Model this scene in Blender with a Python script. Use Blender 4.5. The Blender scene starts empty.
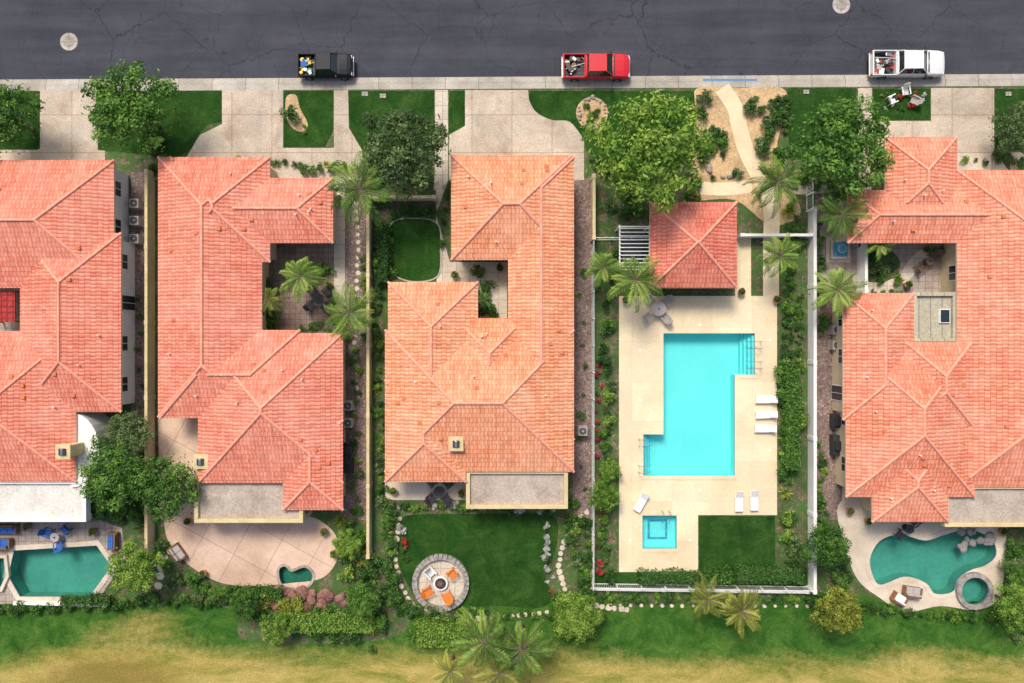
import bpy, bmesh, math, random
import numpy as np
from mathutils import Vector, Matrix
from mathutils.geometry import tessellate_polygon
random.seed(7); np.random.seed(7)
S=0.09; H=61.44
def P(px,py,h=0.0):
    k=(1-h/H)*S
    return ((px-512)*k,(341.5-py)*k)
def PP(pts,h=0.0): return [P(x,y,h) for x,y in pts]
scene=bpy.context.scene
col=scene.collection
# ---------------------------------------------------------------- materials
def newmat(name):
    m=bpy.data.materials.new(name); m.use_nodes=True
    nt=m.node_tree; b=nt.nodes['Principled BSDF']
    return m,nt,b
def N(nt,t,**k):
    n=nt.nodes.new(t)
    for a,v in k.items(): setattr(n,a,v)
    return n
def c4(c): return (c[0],c[1],c[2],1)
def noise(nt,vec,scale,detail=4,rough=.55,dist=0):
    n=N(nt,'ShaderNodeTexNoise'); n.inputs['Scale'].default_value=scale
    n.inputs['Detail'].default_value=detail; n.inputs['Roughness'].default_value=rough
    n.inputs['Distortion'].default_value=dist
    nt.links.new(vec,n.inputs['Vector']); return n.outputs['Fac']
def ramp(nt,fac,stops):
    r=N(nt,'ShaderNodeValToRGB'); e=r.color_ramp.elements
    while len(e)<len(stops): e.new(.5)
    for i,(p,c) in enumerate(stops): e[i].position=p; e[i].color=c4(c)
    nt.links.new(fac,r.inputs['Fac']); return r.outputs['Color']
def mix(nt,fac,a,b,mode='MIX'):
    m=N(nt,'ShaderNodeMix',data_type='RGBA',blend_type=mode)
    for inp,v in ((m.inputs['Factor'],fac),(m.inputs['A'],a),(m.inputs['B'],b)):
        if isinstance(v,(int,float)): inp.default_value=v
        elif isinstance(v,tuple): inp.default_value=c4(v)
        else: nt.links.new(v,inp)
    m.clamp_result=True
    return m.outputs['Result']
def math_(nt,op,a,b=None,c=None):
    m=N(nt,'ShaderNodeMath',operation=op)
    for i,v in enumerate((a,b,c)):
        if v is None: continue
        if isinstance(v,(int,float)): m.inputs[i].default_value=v
        else: nt.links.new(v,m.inputs[i])
    return m.outputs[0]
def bump(nt,b,h,strength=.4,dist=.05):
    n=N(nt,'ShaderNodeBump'); n.inputs['Strength'].default_value=strength; n.inputs['Distance'].default_value=dist
    nt.links.new(h,n.inputs['Height']); nt.links.new(n.outputs['Normal'],b.inputs['Normal'])
def surf(name,c1,c2,scale=.5,fine=12,rough=.85,bs=.3,bd=.03,c3=None,joint=None,jc=None,jw=.04,rot=0,spec=.3,fv=.25,stain=0):
    m,nt,b=newmat(name); tc=N(nt,'ShaderNodeTexCoord'); v=tc.outputs['Object']
    n1=noise(nt,v,scale,5)
    st=[(.32,c1),(.68,c2)] if c3 is None else [(.3,c1),(.5,c2),(.7,c3)]
    a=ramp(nt,n1,st)
    n2=noise(nt,v,fine,3,.7)
    f=ramp(nt,n2,[(.3,(1-fv,)*3),(.7,(1+fv*.85,)*3)])
    a=mix(nt,1.0,a,f,'MULTIPLY')
    if stain:
        f=ramp(nt,noise(nt,v,.16,7,.75,.8),[(.38,(1-stain,1-stain*1.05,1-stain*1.1)),(.62,(1.06,1.06,1.06))]); a=mix(nt,1.0,a,f,'MULTIPLY')
    if joint:
        br=N(nt,'ShaderNodeTexBrick',offset=0.0); br.inputs['Scale'].default_value=1
        br.inputs['Brick Width'].default_value=joint[0]; br.inputs['Row Height'].default_value=joint[1]
        br.inputs['Mortar Size'].default_value=jw; br.inputs['Mortar Smooth'].default_value=.3
        br.inputs['Color1'].default_value=(1,1,1,1); br.inputs['Color2'].default_value=(.88,.87,.86,1)
        br.inputs['Mortar'].default_value=c4(jc or (.55,.52,.5))
        mp=N(nt,'ShaderNodeMapping'); mp.inputs['Rotation'].default_value=(0,0,rot)
        nt.links.new(v,mp.inputs['Vector']); nt.links.new(mp.outputs[0],br.inputs['Vector'])
        a=mix(nt,1.0,a,br.outputs['Color'],'MULTIPLY')
    nt.links.new(a,b.inputs['Base Color']); b.inputs['Roughness'].default_value=rough
    b.inputs['Specular IOR Level'].default_value=spec
    if bs: bump(nt,b,n2,bs,bd)
    return m
def plain(name,c,rough=.5,metal=0,coat=0,spec=.5,var=.08):
    m,nt,b=newmat(name); tc=N(nt,'ShaderNodeTexCoord')
    n=noise(nt,tc.outputs['Object'],6,3)
    a=ramp(nt,n,[(.3,tuple(x*(1-var) for x in c)),(.7,tuple(min(1,x*(1+var)) for x in c))])
    nt.links.new(a,b.inputs['Base Color']); b.inputs['Roughness'].default_value=rough
    b.inputs['Metallic'].default_value=metal; b.inputs['Coat Weight'].default_value=coat
    b.inputs['Specular IOR Level'].default_value=spec
    return m
def speckle(name,cols,scale,bs=.6,green=None):
    m,nt,b=newmat(name); v=N(nt,'ShaderNodeTexCoord').outputs['Object']
    vo=N(nt,'ShaderNodeTexVoronoi'); vo.inputs['Scale'].default_value=scale; nt.links.new(v,vo.inputs['Vector'])
    sp=N(nt,'ShaderNodeSeparateColor'); nt.links.new(vo.outputs['Color'],sp.inputs[0])
    k=len(cols); a=ramp(nt,sp.outputs[0],[(i/(k-1),c) for i,c in enumerate(cols)])
    if green:
        g=ramp(nt,noise(nt,v,1.1,6,.75,.5),[(.43,(0,0,0)),(.53,(1,1,1))]); a=mix(nt,g,a,green)
    n1=noise(nt,v,.4,5); f=ramp(nt,n1,[(.3,(.65,.65,.65)),(.7,(1.25,1.22,1.2))])
    a=mix(nt,1.0,a,f,'MULTIPLY')
    nt.links.new(a,b.inputs['Base Color']); b.inputs['Roughness'].default_value=.9
    inv=math_(nt,'SUBTRACT',1.0,vo.outputs['Distance']); bump(nt,b,inv,bs,.05)
    return m
def grassmat(name,dark,midc,light,dry=None,s=.35,dt=(.5,.68)):
    m,nt,b=newmat(name); v=N(nt,'ShaderNodeTexCoord').outputs['Object']
    a=ramp(nt,noise(nt,v,s,7,.7,.6),[(.3,dark),(.5,midc),(.72,light)])
    if dry:
        f=ramp(nt,noise(nt,v,.45,7,.75,.8),[(dt[0],(0,0,0)),(dt[1],(.7,.7,.7))])
        a=mix(nt,f,a,dry)
    n2=noise(nt,v,7,5,.85); a=mix(nt,1.0,a,ramp(nt,n2,[(.3,(.45,.5,.45)),(.7,(1.45,1.4,1.35))]),'MULTIPLY')
    nt.links.new(a,b.inputs['Base Color']); b.inputs['Roughness'].default_value=.95; b.inputs['Specular IOR Level'].default_value=.1
    bump(nt,b,n2,.9,.12)
    return m
def tilemat(name,ca,cb,cw):
    m,nt,b=newmat(name); uv=N(nt,'ShaderNodeUVMap').outputs[0]
    ob=N(nt,'ShaderNodeTexCoord').outputs['Object']
    br=N(nt,'ShaderNodeTexBrick',offset=0.5); I=br.inputs
    I['Scale'].default_value=1; I['Brick Width'].default_value=.32; I['Row Height'].default_value=.42
    I['Mortar Size'].default_value=.032; I['Mortar Smooth'].default_value=.7
    I['Color1'].default_value=c4(ca); I['Color2'].default_value=c4(cb); I['Mortar'].default_value=c4((ca[0]*.62,ca[1]*.52,ca[2]*.5))
    nt.links.new(uv,I['Vector'])
    wf=ramp(nt,noise(nt,ob,.35,6,.7),[(.40,(0,0,0)),(.78,(.65,.65,.65))])
    a=mix(nt,wf,br.outputs['Color'],cw)
    sp=N(nt,'ShaderNodeSeparateXYZ'); nt.links.new(uv,sp.inputs[0])
    a=mix(nt,1.0,a,ramp(nt,noise(nt,ob,2.2,5,.8),[(.3,(.82,.77,.76)),(.7,(1.12,1.12,1.12))]),'MULTIPLY')
    mp=N(nt,'ShaderNodeMapping'); mp.inputs['Scale'].default_value=(2.4,.25,1); nt.links.new(uv,mp.inputs['Vector'])
    a=mix(nt,1.0,a,ramp(nt,noise(nt,mp.outputs[0],1.0,4,.7),[(.35,(.88,.84,.82)),(.6,(1.05,1.05,1.05))]),'MULTIPLY')
    nt.links.new(a,b.inputs['Base Color']); b.inputs['Roughness'].default_value=.85; b.inputs['Specular IOR Level'].default_value=.2
    w=math_(nt,'ABSOLUTE',math_(nt,'SINE',math_(nt,'MULTIPLY',sp.outputs[0],math.pi/.32)))
    saw=math_(nt,'FRACT',math_(nt,'DIVIDE',sp.outputs[1],.42))
    h=math_(nt,'ADD',w,math_(nt,'MULTIPLY',math_(nt,'SUBTRACT',1.0,saw),1.0)); bump(nt,b,h,.75,.065)
    return m
def folmat(name,dark,midc,light,trans=.35):
    m,nt,b=newmat(name); at=N(nt,'ShaderNodeAttribute',attribute_name='tone')
    oi=N(nt,'ShaderNodeObjectInfo')
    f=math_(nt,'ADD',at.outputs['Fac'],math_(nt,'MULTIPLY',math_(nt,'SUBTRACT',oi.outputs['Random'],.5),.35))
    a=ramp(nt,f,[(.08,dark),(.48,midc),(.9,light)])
    nt.links.new(a,b.inputs['Base Color']); b.inputs['Roughness'].default_value=.6; b.inputs['Specular IOR Level'].default_value=.3
    tr=N(nt,'ShaderNodeBsdfTranslucent'); nt.links.new(a,tr.inputs['Color'])
    ms=N(nt,'ShaderNodeMixShader'); ms.inputs[0].default_value=trans
    nt.links.new(b.outputs[0],ms.inputs[1]); nt.links.new(tr.outputs[0],ms.inputs[2])
    nt.links.new(ms.outputs[0],nt.nodes['Material Output'].inputs['Surface'])
    return m
def watermat(name,tint):
    m,nt,b=newmat(name); nt.nodes.remove(b)
    v=N(nt,'ShaderNodeTexCoord').outputs['Object']
    bp=N(nt,'ShaderNodeBump'); bp.inputs['Strength'].default_value=.35; bp.inputs['Distance'].default_value=.06
    nt.links.new(noise(nt,v,2.2,3,.5,.5),bp.inputs['Height'])
    t=N(nt,'ShaderNodeBsdfTransparent'); t.inputs[0].default_value=c4(tint)
    g=N(nt,'ShaderNodeBsdfGlossy'); g.inputs['Roughness'].default_value=.06; nt.links.new(bp.outputs[0],g.inputs['Normal'])
    fr=N(nt,'ShaderNodeFresnel'); fr.inputs[0].default_value=1.33; nt.links.new(bp.outputs[0],fr.inputs['Normal'])
    ms=N(nt,'ShaderNodeMixShader'); nt.links.new(fr.outputs[0],ms.inputs[0]); nt.links.new(t.outputs[0],ms.inputs[1]); nt.links.new(g.outputs[0],ms.inputs[2])
    nt.links.new(ms.outputs[0],nt.nodes['Material Output'].inputs['Surface'])
    return m
def roadmat():
    m,nt,b=newmat('asphalt'); v=N(nt,'ShaderNodeTexCoord').outputs['Object']
    mp=N(nt,'ShaderNodeMapping'); mp.inputs['Scale'].default_value=(.08,1,1); nt.links.new(v,mp.inputs['Vector'])
    a=ramp(nt,noise(nt,mp.outputs[0],.6,5,.65),[(.3,(.042,.045,.057)),(.7,(.070,.072,.088))])
    a=mix(nt,1.0,a,ramp(nt,noise(nt,v,.25,6,.6),[(.3,(.84,.84,.86)),(.7,(1.18,1.18,1.18))]),'MULTIPLY')
    a=mix(nt,1.0,a,ramp(nt,noise(nt,v,14,3,.8),[(.3,(.75,.75,.75)),(.7,(1.25,1.25,1.25))]),'MULTIPLY')
    nz=N(nt,'ShaderNodeTexNoise'); nz.inputs['Scale'].default_value=1.3; nz.inputs['Detail'].default_value=5; nt.links.new(v,nz.inputs['Vector'])
    vm=N(nt,'ShaderNodeVectorMath',operation='MULTIPLY_ADD'); nt.links.new(nz.outputs['Color'],vm.inputs[0]); vm.inputs[1].default_value=(.8,.8,.8); nt.links.new(v,vm.inputs[2])
    for sc,w,k in ((.16,.0032,.75),(.37,.0045,.4)):
        vo=N(nt,'ShaderNodeTexVoronoi',feature='DISTANCE_TO_EDGE'); vo.inputs['Scale'].default_value=sc; nt.links.new(vm.outputs[0],vo.inputs['Vector'])
        f=ramp(nt,vo.outputs['Distance'],[(w*.7,(k,k,k)),(w*2.4,(0,0,0))])
        msk=ramp(nt,noise(nt,v,.12,2),[(.40,(.35,.35,.35)),(.6,(1,1,1))])
        a=mix(nt,mix(nt,1.0,f,msk,'MULTIPLY'),a,(.02,.02,.024))
    a=mix(nt,ramp(nt,noise(nt,v,.9,2,.4),[(.70,(0,0,0)),(.76,(.5,.5,.5))]),a,(.03,.03,.034))
    nt.links.new(a,b.inputs['Base Color']); b.inputs['Roughness'].default_value=.9; b.inputs['Specular IOR Level'].default_value=.2
    bump(nt,b,noise(nt,v,30,2),.3,.01)
    return m
M={}
M['road']=roadmat()
M['concrete']=surf('concrete_drive',(.53,.42,.33),(.65,.55,.44),.5,7,joint=(3.6,3.4),jc=(.62,.56,.5),jw=.04,bs=.15,c3=(.59,.52,.43),stain=.28)
M['walk']=surf('concrete_walk',(.58,.50,.40),(.70,.62,.51),.6,8,joint=(1.25,1.25),jw=.03,bs=.15,stain=.15)
M['kerb']=surf('kerb_concrete',(.42,.38,.32),(.58,.54,.47),.5,8,joint=(3,30),jw=.04,bs=.15,stain=.2)
M['deck']=surf('pool_deck',(.76,.61,.40),(.84,.70,.47),.25,5,joint=(3.6,3.6),jc=(.86,.83,.78),jw=.025,bs=.1,c3=(.80,.67,.47),fv=.08,stain=.1)
M['pinkdeck']=surf('pink_concrete',(.62,.43,.32),(.76,.56,.43),.5,6,joint=(3.2,3.2),jw=.03,rot=.5,bs=.1,fv=.12,stain=.15)
M['greydeck']=surf('stone_paving',(.36,.29,.25),(.50,.42,.37),.7,7,joint=(.6,.6),jw=.03)
M['tandeck']=surf('tan_paving',(.58,.49,.38),(.72,.62,.50),.6,7,bs=.1,fv=.12,stain=.15)
M['brownpave']=surf('brown_paving',(.22,.15,.12),(.36,.27,.22),.8,6,joint=(.5,.5),jw=.03)
M['mulch']=speckle('mulch',[(.07,.055,.035),(.16,.12,.08),(.12,.12,.05),(.24,.18,.12)],6,green=(.05,.115,.022))
M['gravel']=speckle('brown_gravel',[(.11,.075,.065),(.26,.18,.155),(.17,.12,.11),(.38,.29,.26)],8)
M['sand']=speckle('tan_gravel',[(.45,.29,.14),(.62,.42,.22),(.54,.37,.2),(.72,.54,.34)],10,.4)
M['lawn']=grassmat('lawn_grass',(.013,.050,.009),(.026,.084,.014),(.060,.135,.026),s=.6,dry=(.07,.12,.025),dt=(.52,.72))
M['lawnrear']=grassmat('rough_grass',(.02,.075,.010),(.05,.14,.018),(.12,.22,.035),s=.28)
M['earth']=surf('earth',(.25,.2,.1),(.16,.2,.06),.02,2)
M['stucco']=surf('stucco_tan',(.60,.47,.29),(.70,.57,.37),.8,25,bs=.2,fv=.1)
M['stuccow']=surf('stucco_white',(.74,.72,.68),(.84,.82,.78),.8,25,bs=.2,fv=.08)
M['wallcap']=surf('wall_cap',(.56,.45,.24),(.70,.58,.34),1,12,bs=.2)
M['flat']=surf('flat_roof',(.38,.31,.25),(.50,.42,.35),.35,6,bs=.2,c3=(.44,.38,.32),stain=.2)
M['flatw']=surf('flat_roof_white',(.66,.62,.56),(.80,.76,.70),.6,6,bs=.2,stain=.12)
M['flatg']=surf('flat_roof_sage',(.44,.41,.30),(.54,.50,.38),.6,6,bs=.2,joint=(1.0,9),jw=.05)
M['tilepink']=tilemat('roof_tile_salmon',(.74,.215,.14),(.86,.33,.225),(.89,.44,.33))
M['tileorange']=tilemat('roof_tile_orange',(.80,.29,.145),(.91,.42,.24),(.92,.54,.37))
M['tilepeach']=tilemat('roof_tile_peach',(.76,.235,.14),(.88,.36,.23),(.90,.48,.35))
M['tilered']=tilemat('roof_tile_red',(.64,.16,.115),(.77,.26,.18),(.83,.37,.27))
M['cap']=surf('ridge_tile',(.77,.30,.205),(.86,.42,.30),2,10)
M['glass']=plain('window_glass',(.02,.03,.035),.08,spec=.8)
M['frame']=plain('white_paint',(.8,.8,.78),.4)
M['fascia']=plain('fascia_paint',(.68,.52,.40),.5)
M['garage']=plain('garage_door_paint',(.66,.58,.46),.5)
M['white']=plain('white_plastic',(.82,.82,.80),.4)
M['black']=plain('black_rubber',(.02,.02,.02),.6)
M['dark']=plain('dark_metal',(.05,.05,.055),.5,.3)
M['steel']=plain('steel',(.5,.5,.5),.3,1)
M['orange']=plain('orange_wood',(.75,.22,.03),.5,var=.2)
M['wood']=plain('brown_wood',(.22,.11,.05),.6,var=.25)
M['red']=plain('red_paint',(.60,.012,.02),.3,coat=.4)
M['blackp']=plain('black_paint',(.008,.011,.016),.5,coat=0,spec=.25)
M['whitep']=plain('white_car_paint',(.76,.76,.75),.3,coat=.4)
M['blue']=plain('blue_fabric',(.03,.13,.42),.8)
M['bluek']=plain('blue_kerb_paint',(.10,.25,.42),.8)
M['yellow']=plain('yellow_plastic',(.75,.55,.04),.5)
M['greenp']=plain('green_plastic',(.05,.35,.1),.5)
M['redf']=plain('red_fabric',(.6,.05,.04),.8)
M['lens']=plain('clear_lens',(.7,.72,.75),.1)
M['terracotta']=plain('terracotta',(.50,.20,.09),.8)
M['rock']=surf('rock',(.26,.2,.16),(.5,.42,.34),1.2,6,bs=.6)
M['redrock']=surf('red_rock',(.16,.07,.055),(.32,.17,.14),1.2,6,bs=.6)
M['stone']=surf('ring_stone',(.20,.18,.17),(.42,.38,.35),2.5,8,bs=.4)
M['bark']=surf('bark',(.10,.07,.05),(.2,.15,.11),3,12,bs=.7)
M['folA']=folmat('foliage_green',(.025,.085,.014),(.080,.205,.028),(.20,.37,.065))
M['folB']=folmat('foliage_olive',(.042,.085,.028),(.12,.20,.06),(.27,.36,.14))
M['folC']=folmat('foliage_bright',(.048,.13,.015),(.155,.31,.035),(.36,.50,.09))
M['folD']=folmat('foliage_dark',(.018,.060,.012),(.05,.135,.025),(.125,.25,.055))
M['folY']=folmat('foliage_yellow',(.12,.15,.018),(.29,.34,.045),(.53,.54,.11))
M['flower']=folmat('flower_red',(.18,.03,.03),(.55,.04,.05),(.75,.10,.10))
M['floww']=folmat('flower_white',(.35,.35,.3),(.6,.6,.55),(.8,.8,.78))
M['water']=watermat('pool_water',(.72,.96,.96))
M['waterteal']=watermat('teal_water',(.58,.86,.80))
M['poolfloor']=surf('pool_plaster',(.25,.78,.79),(.29,.84,.84),.25,3,bs=0,fv=.03)
M['pooldeep']=surf('pool_plaster_dark',(.13,.33,.29),(.19,.44,.39),.4,3,bs=0,fv=.1)
M['pond']=surf('pond_floor',(.05,.18,.13),(.09,.26,.19),.4,3,bs=0)
M['pooltile']=surf('pool_tile',(.05,.25,.45),(.15,.45,.6),2,14,bs=0)
M['checker']=surf('red_lattice',(.35,.03,.03),(.5,.06,.05),2,8,joint=(.5,.5),jw=.08)
def fairway():
    m,nt,b=newmat('fairway_grass'); v=N(nt,'ShaderNodeTexCoord').outputs['Object']
    sp=N(nt,'ShaderNodeSeparateXYZ'); nt.links.new(v,sp.inputs[0])
    mp=N(nt,'ShaderNodeMapping'); mp.inputs['Scale'].default_value=(.35,1,1); mp.inputs['Rotation'].default_value=(0,0,.08); nt.links.new(v,mp.inputs['Vector'])
    gold=ramp(nt,noise(nt,mp.outputs[0],.45,8,.75,.6),[(.30,(.13,.18,.035)),(.42,(.28,.27,.06)),(.54,(.46,.36,.11)),(.74,(.58,.46,.19))])
    green=ramp(nt,noise(nt,v,.45,7,.75,.7),[(.3,(.020,.070,.012)),(.46,(.040,.125,.018)),(.60,(.085,.18,.03)),(.76,(.17,.24,.06))])
    n0=noise(nt,mp.outputs[0],.11,6,.68,.6)
    vb=N(nt,'ShaderNodeVectorMath',operation='MULTIPLY_ADD'); nt.links.new(v,vb.inputs[0]); vb.inputs[1].default_value=(.10,0,0); vb.inputs[2].default_value=(.10*32,0,0)
    lb=N(nt,'ShaderNodeVectorMath',operation='LENGTH'); nt.links.new(vb.outputs[0],lb.inputs[0])
    bum=ramp(nt,lb.outputs['Value'],[(.15,(1,1,1)),(1.0,(0,0,0))])
    f=math_(nt,'ADD',math_(nt,'MULTIPLY',sp.outputs[1],-.42),math_(nt,'MULTIPLY',n0,4.0))
    f=math_(nt,'ADD',math_(nt,'SUBTRACT',f,13.45),math_(nt,'MULTIPLY',bum,.8))
    f=math_(nt,'ADD',f,math_(nt,'MULTIPLY',math_(nt,'SUBTRACT',noise(nt,v,1.6,5,.75),.5),1.5))
    f=ramp(nt,f,[(.0,(0,0,0)),(1.0,(1,1,1))]); a=mix(nt,f,green,gold)
    vm=N(nt,'ShaderNodeVectorMath',operation='MULTIPLY_ADD'); nt.links.new(v,vm.inputs[0]); vm.inputs[1].default_value=(.115,.30,0); vm.inputs[2].default_value=(.115*36.0,.30*30.8,0)
    ln=N(nt,'ShaderNodeVectorMath',operation='LENGTH'); nt.links.new(vm.outputs[0],ln.inputs[0])
    g=math_(nt,'ADD',ln.outputs['Value'],math_(nt,'MULTIPLY',math_(nt,'SUBTRACT',noise(nt,v,.6,7,.8),.5),1.5))
    g=ramp(nt,g,[(.45,(.8,.8,.8)),(1.0,(0,0,0))]); a=mix(nt,g,a,(.26,.19,.05))
    n2=noise(nt,v,7,5,.8); a=mix(nt,1.0,a,ramp(nt,n2,[(.3,(.52,.55,.48)),(.7,(1.35,1.32,1.28))]),'MULTIPLY')
    nt.links.new(a,b.inputs['Base Color']); b.inputs['Roughness'].default_value=.95; b.inputs['Specular IOR Level'].default_value=.1
    bump(nt,b,n2,.8,.1); return m
M['fairway']=fairway()
# ---------------------------------------------------------------- mesh helpers
class MB:
    def __init__(s): s.v=[];s.f=[];s.m=[];s.uv=[]
    def add(s,vs,fs,mi=0,uvs=None):
        o=len(s.v); s.v+= [tuple(p) for p in vs]
        for k,f in enumerate(fs):
            s.f.append([o+i for i in f]); s.m.append(mi)
            s.uv.append(uvs[k] if uvs else [(vs[i][0],vs[i][1]) for i in f])
    def box(s,x0,x1,y0,y1,z0,z1,mi=0,M4=None):
        vs=[(x,y,z) for z in (z0,z1) for x,y in ((x0,y0),(x1,y0),(x1,y1),(x0,y1))]
        if M4 is not None: vs=[tuple(M4@Vector(p)) for p in vs]
        s.add(vs,[(3,2,1,0),(4,5,6,7),(0,1,5,4),(1,2,6,5),(2,3,7,6),(3,0,4,7)],mi)
    def frust(s,a,b,z0,z1,mi=0,M4=None):
        n=len(a); vs=[(x,y,z0) for x,y in a]+[(x,y,z1) for x,y in b]
        if M4 is not None: vs=[tuple(M4@Vector(p)) for p in vs]
        s.add(vs,[tuple(range(n-1,-1,-1)),tuple(range(n,2*n))]+[(i,(i+1)%n,n+(i+1)%n,n+i) for i in range(n)],mi)
    def cyl(s,x,y,r,z0,z1,mi=0,n=16,r2=None,M4=None):
        r2=r if r2 is None else r2
        cs=[(math.cos(2*math.pi*i/n),math.sin(2*math.pi*i/n)) for i in range(n)]
        s.frust([(x+r*c,y+r*t) for c,t in cs],[(x+r2*c,y+r2*t) for c,t in cs],z0,z1,mi,M4)
    def tube(s,pts,rs,mi=0,n=7):
        pts=[Vector(p) for p in pts]; rings=[]
        for i,p in enumerate(pts):
            d=(pts[min(i+1,len(pts)-1)]-pts[max(i-1,0)]).normalized()
            a=d.cross(Vector((.3,.1,1)) if abs(d.z)<.9 else Vector((1,0,0))).normalized(); b=d.cross(a)
            rings.append([p+(a*math.cos(2*math.pi*k/n)+b*math.sin(2*math.pi*k/n))*rs[i] for k in range(n)])
        vs=[q for r in rings for q in r]; fs=[]
        for i in range(len(pts)-1):
            for k in range(n): fs.append((i*n+k,i*n+(k+1)%n,(i+1)*n+(k+1)%n,(i+1)*n+k))
        fs.append(tuple(range(n))); fs.append(tuple(range((len(pts)-1)*n,len(pts)*n)))
        s.add(vs,fs,mi)
    def mesh(s,name,mats):
        me=bpy.data.meshes.new(name); me.from_pydata(s.v,[],s.f)
        for m in mats: me.materials.append(m)
        me.polygons.foreach_set('material_index',s.m)
        ul=me.uv_layers.new(name='UVMap'); flat=[c for f in s.uv for p in f for c in p]
        ul.data.foreach_set('uv',flat); me.update(); return me
    def obj(s,name,mats,parent=None,bevel=0,loc=None,smooth=False):
        me=s.mesh(name,[M[m] if isinstance(m,str) else m for m in mats]); o=bpy.data.objects.new(name,me); col.objects.link(o)
        if parent: o.parent=parent
        if loc: o.location=loc
        if bevel:
            b=o.modifiers.new('bevel','BEVEL'); b.width=bevel; b.segments=2; b.limit_method='ANGLE'; b.angle_limit=.7
        if smooth:
            for p in me.polygons: p.use_smooth=True
        return o
def empty(name,loc=(0,0,0),rot=0):
    e=bpy.data.objects.new(name,None); e.empty_display_size=.3; col.objects.link(e); e.location=loc; e.rotation_euler=(0,0,rot); return e
def smooth(pts,n=6):
    out=[];k=len(pts)
    for i in range(k):
        p0,p1,p2,p3=[Vector(pts[(i+j)%k]) for j in (-1,0,1,2)]
        for t in range(n):
            t/=n; q=.5*((2*p1)+(p2-p0)*t+(2*p0-5*p1+4*p2-p3)*t*t+(3*p1-p0-3*p2+p3)*t*t*t); out.append((q.x,q.y))
    return out
def sm_open(pts,n=8):
    out=[];k=len(pts)
    for i in range(k-1):
        p=[Vector(pts[min(max(i+j,0),k-1)]) for j in (-1,0,1,2)]
        for t in range(n):
            t/=n; q=.5*((2*p[1])+(p[2]-p[0])*t+(2*p[0]-5*p[1]+4*p[2]-p[3])*t*t+(3*p[1]-p[0]-3*p[2]+p[3])*t*t*t); out.append((q.x,q.y))
    out.append(tuple(pts[-1])); return out
def circ(x,y,r,n=40,ry=None):
    ry=ry or r
    return [(x+r*math.cos(2*math.pi*i/n),y+ry*math.sin(2*math.pi*i/n)) for i in range(n)]
def area(p): return .5*sum(p[i][0]*p[(i+1)%len(p)][1]-p[(i+1)%len(p)][0]*p[i][1] for i in range(len(p)))
def ccw(p): return p if area(p)>0 else p[::-1]
def offset(p,d):
    p=ccw(p);n=len(p);out=[]
    for i in range(n):
        a,b,c=Vector(p[i-1]),Vector(p[i]),Vector(p[(i+1)%n])
        n1=(b-a).normalized();n2=(c-b).normalized(); n1=Vector((n1.y,-n1.x)); n2=Vector((n2.y,-n2.x))
        m=(n1+n2); m=m/max(m.length_squared,.3)*2 if m.length>1e-6 else n1
        out.append((b.x+m.x*d*1.0,b.y+m.y*d*1.0))
    return out
def sheet(name,poly,mat,z,holes=(),thick=0,parent=None):
    poly=ccw(poly); loops=[[Vector((x,y,0)) for x,y in poly]]+[[Vector((x,y,0)) for x,y in ccw(h)[::-1]] for h in holes]
    tr=tessellate_polygon(loops); vs=[v for l in loops for v in l]
    mb=MB(); V=[(v.x,v.y,z) for v in vs]; fs=[]
    for t in tr:
        a,b,c=[vs[i] for i in t]
        fs.append(t if (b-a).cross(c-a).z>0 else t[::-1])
    mb.add(V,fs)
    if thick:
        for l in loops:
            n=len(l)
            mb.add([(v.x,v.y,z) for v in l]+[(v.x,v.y,z-thick) for v in l],[(i,n+i,n+(i+1)%n,(i+1)%n) for i in range(n)])
    return mb.obj(name,[mat],parent)
def ring(mb,inner,d,z0,z1,mi=0):
    a=ccw(inner); b=offset(a,d); n=len(a)
    V=[(x,y,z0) for x,y in a]+[(x,y,z0) for x,y in b]+[(x,y,z1) for x,y in a]+[(x,y,z1) for x,y in b]
    fs=[]
    for i in range(n):
        j=(i+1)%n
        fs+=[(2*n+i,3*n+i,3*n+j,2*n+j),(n+i,n+j,3*n+j,3*n+i),(j,i,2*n+i,2*n+j)]
    mb.add(V,fs,mi)
# ---------------------------------------------------------------- pools
pool_main=PP([(663,333),(755,333),(755,375),(735,375),(735,476),(643,476),(643,434),(663,434)])
pool_spa=PP([(642,515),(677,515),(677,549),(642,549)])
pool_h1=PP([(14,550),(97,545),(112,566),(90,597),(20,597),(8,576)])
pool_h1s=PP([(-8,557),(6,557),(8,575),(2,588),(-8,588)])
pool_h2=PP(smooth([(279,570),(285,566),(292,571),(305,567),(313,575),(308,585),(296,588),(282,584)]))
pool_h5=PP(smooth([(870,556),(880,540),(900,534),(925,540),(945,534),(970,529),(992,540),(996,556),(985,566),(972,570),(960,578),(953,592),(935,594),(925,583),(905,577),(880,585),(871,572)]))
spa_h5=PP(circ(973,590,14,28))
holes=[pool_main,pool_spa,pool_h1,pool_h1s,pool_h2,pool_h5,spa_h5]
def pool(name,poly,floor,water,depth,coping,cw=.32,tile='pooltile',ch=.06,wz=-.1):
    e=empty(name)
    p=ccw(poly); n=len(p)
    sheet('pool_floor',p,floor,-depth,parent=e)
    w=MB(); w.add([(x,y,-.28) for x,y in p]+[(x,y,-depth) for x,y in p],[(i,(i+1)%n,n+(i+1)%n,n+i) for i in range(n)],0)
    w.add([(x,y,.03) for x,y in p]+[(x,y,-.28) for x,y in p],[(i,(i+1)%n,n+(i+1)%n,n+i) for i in range(n)],1)
    w.obj('pool_walls',[floor,tile],e)
    sheet('pool_water',p,water,wz,parent=e)
    c=MB(); ring(c,offset(p,-.03),cw+.03,-.05,ch); c.obj('coping',[coping],e)
    return e
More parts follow.
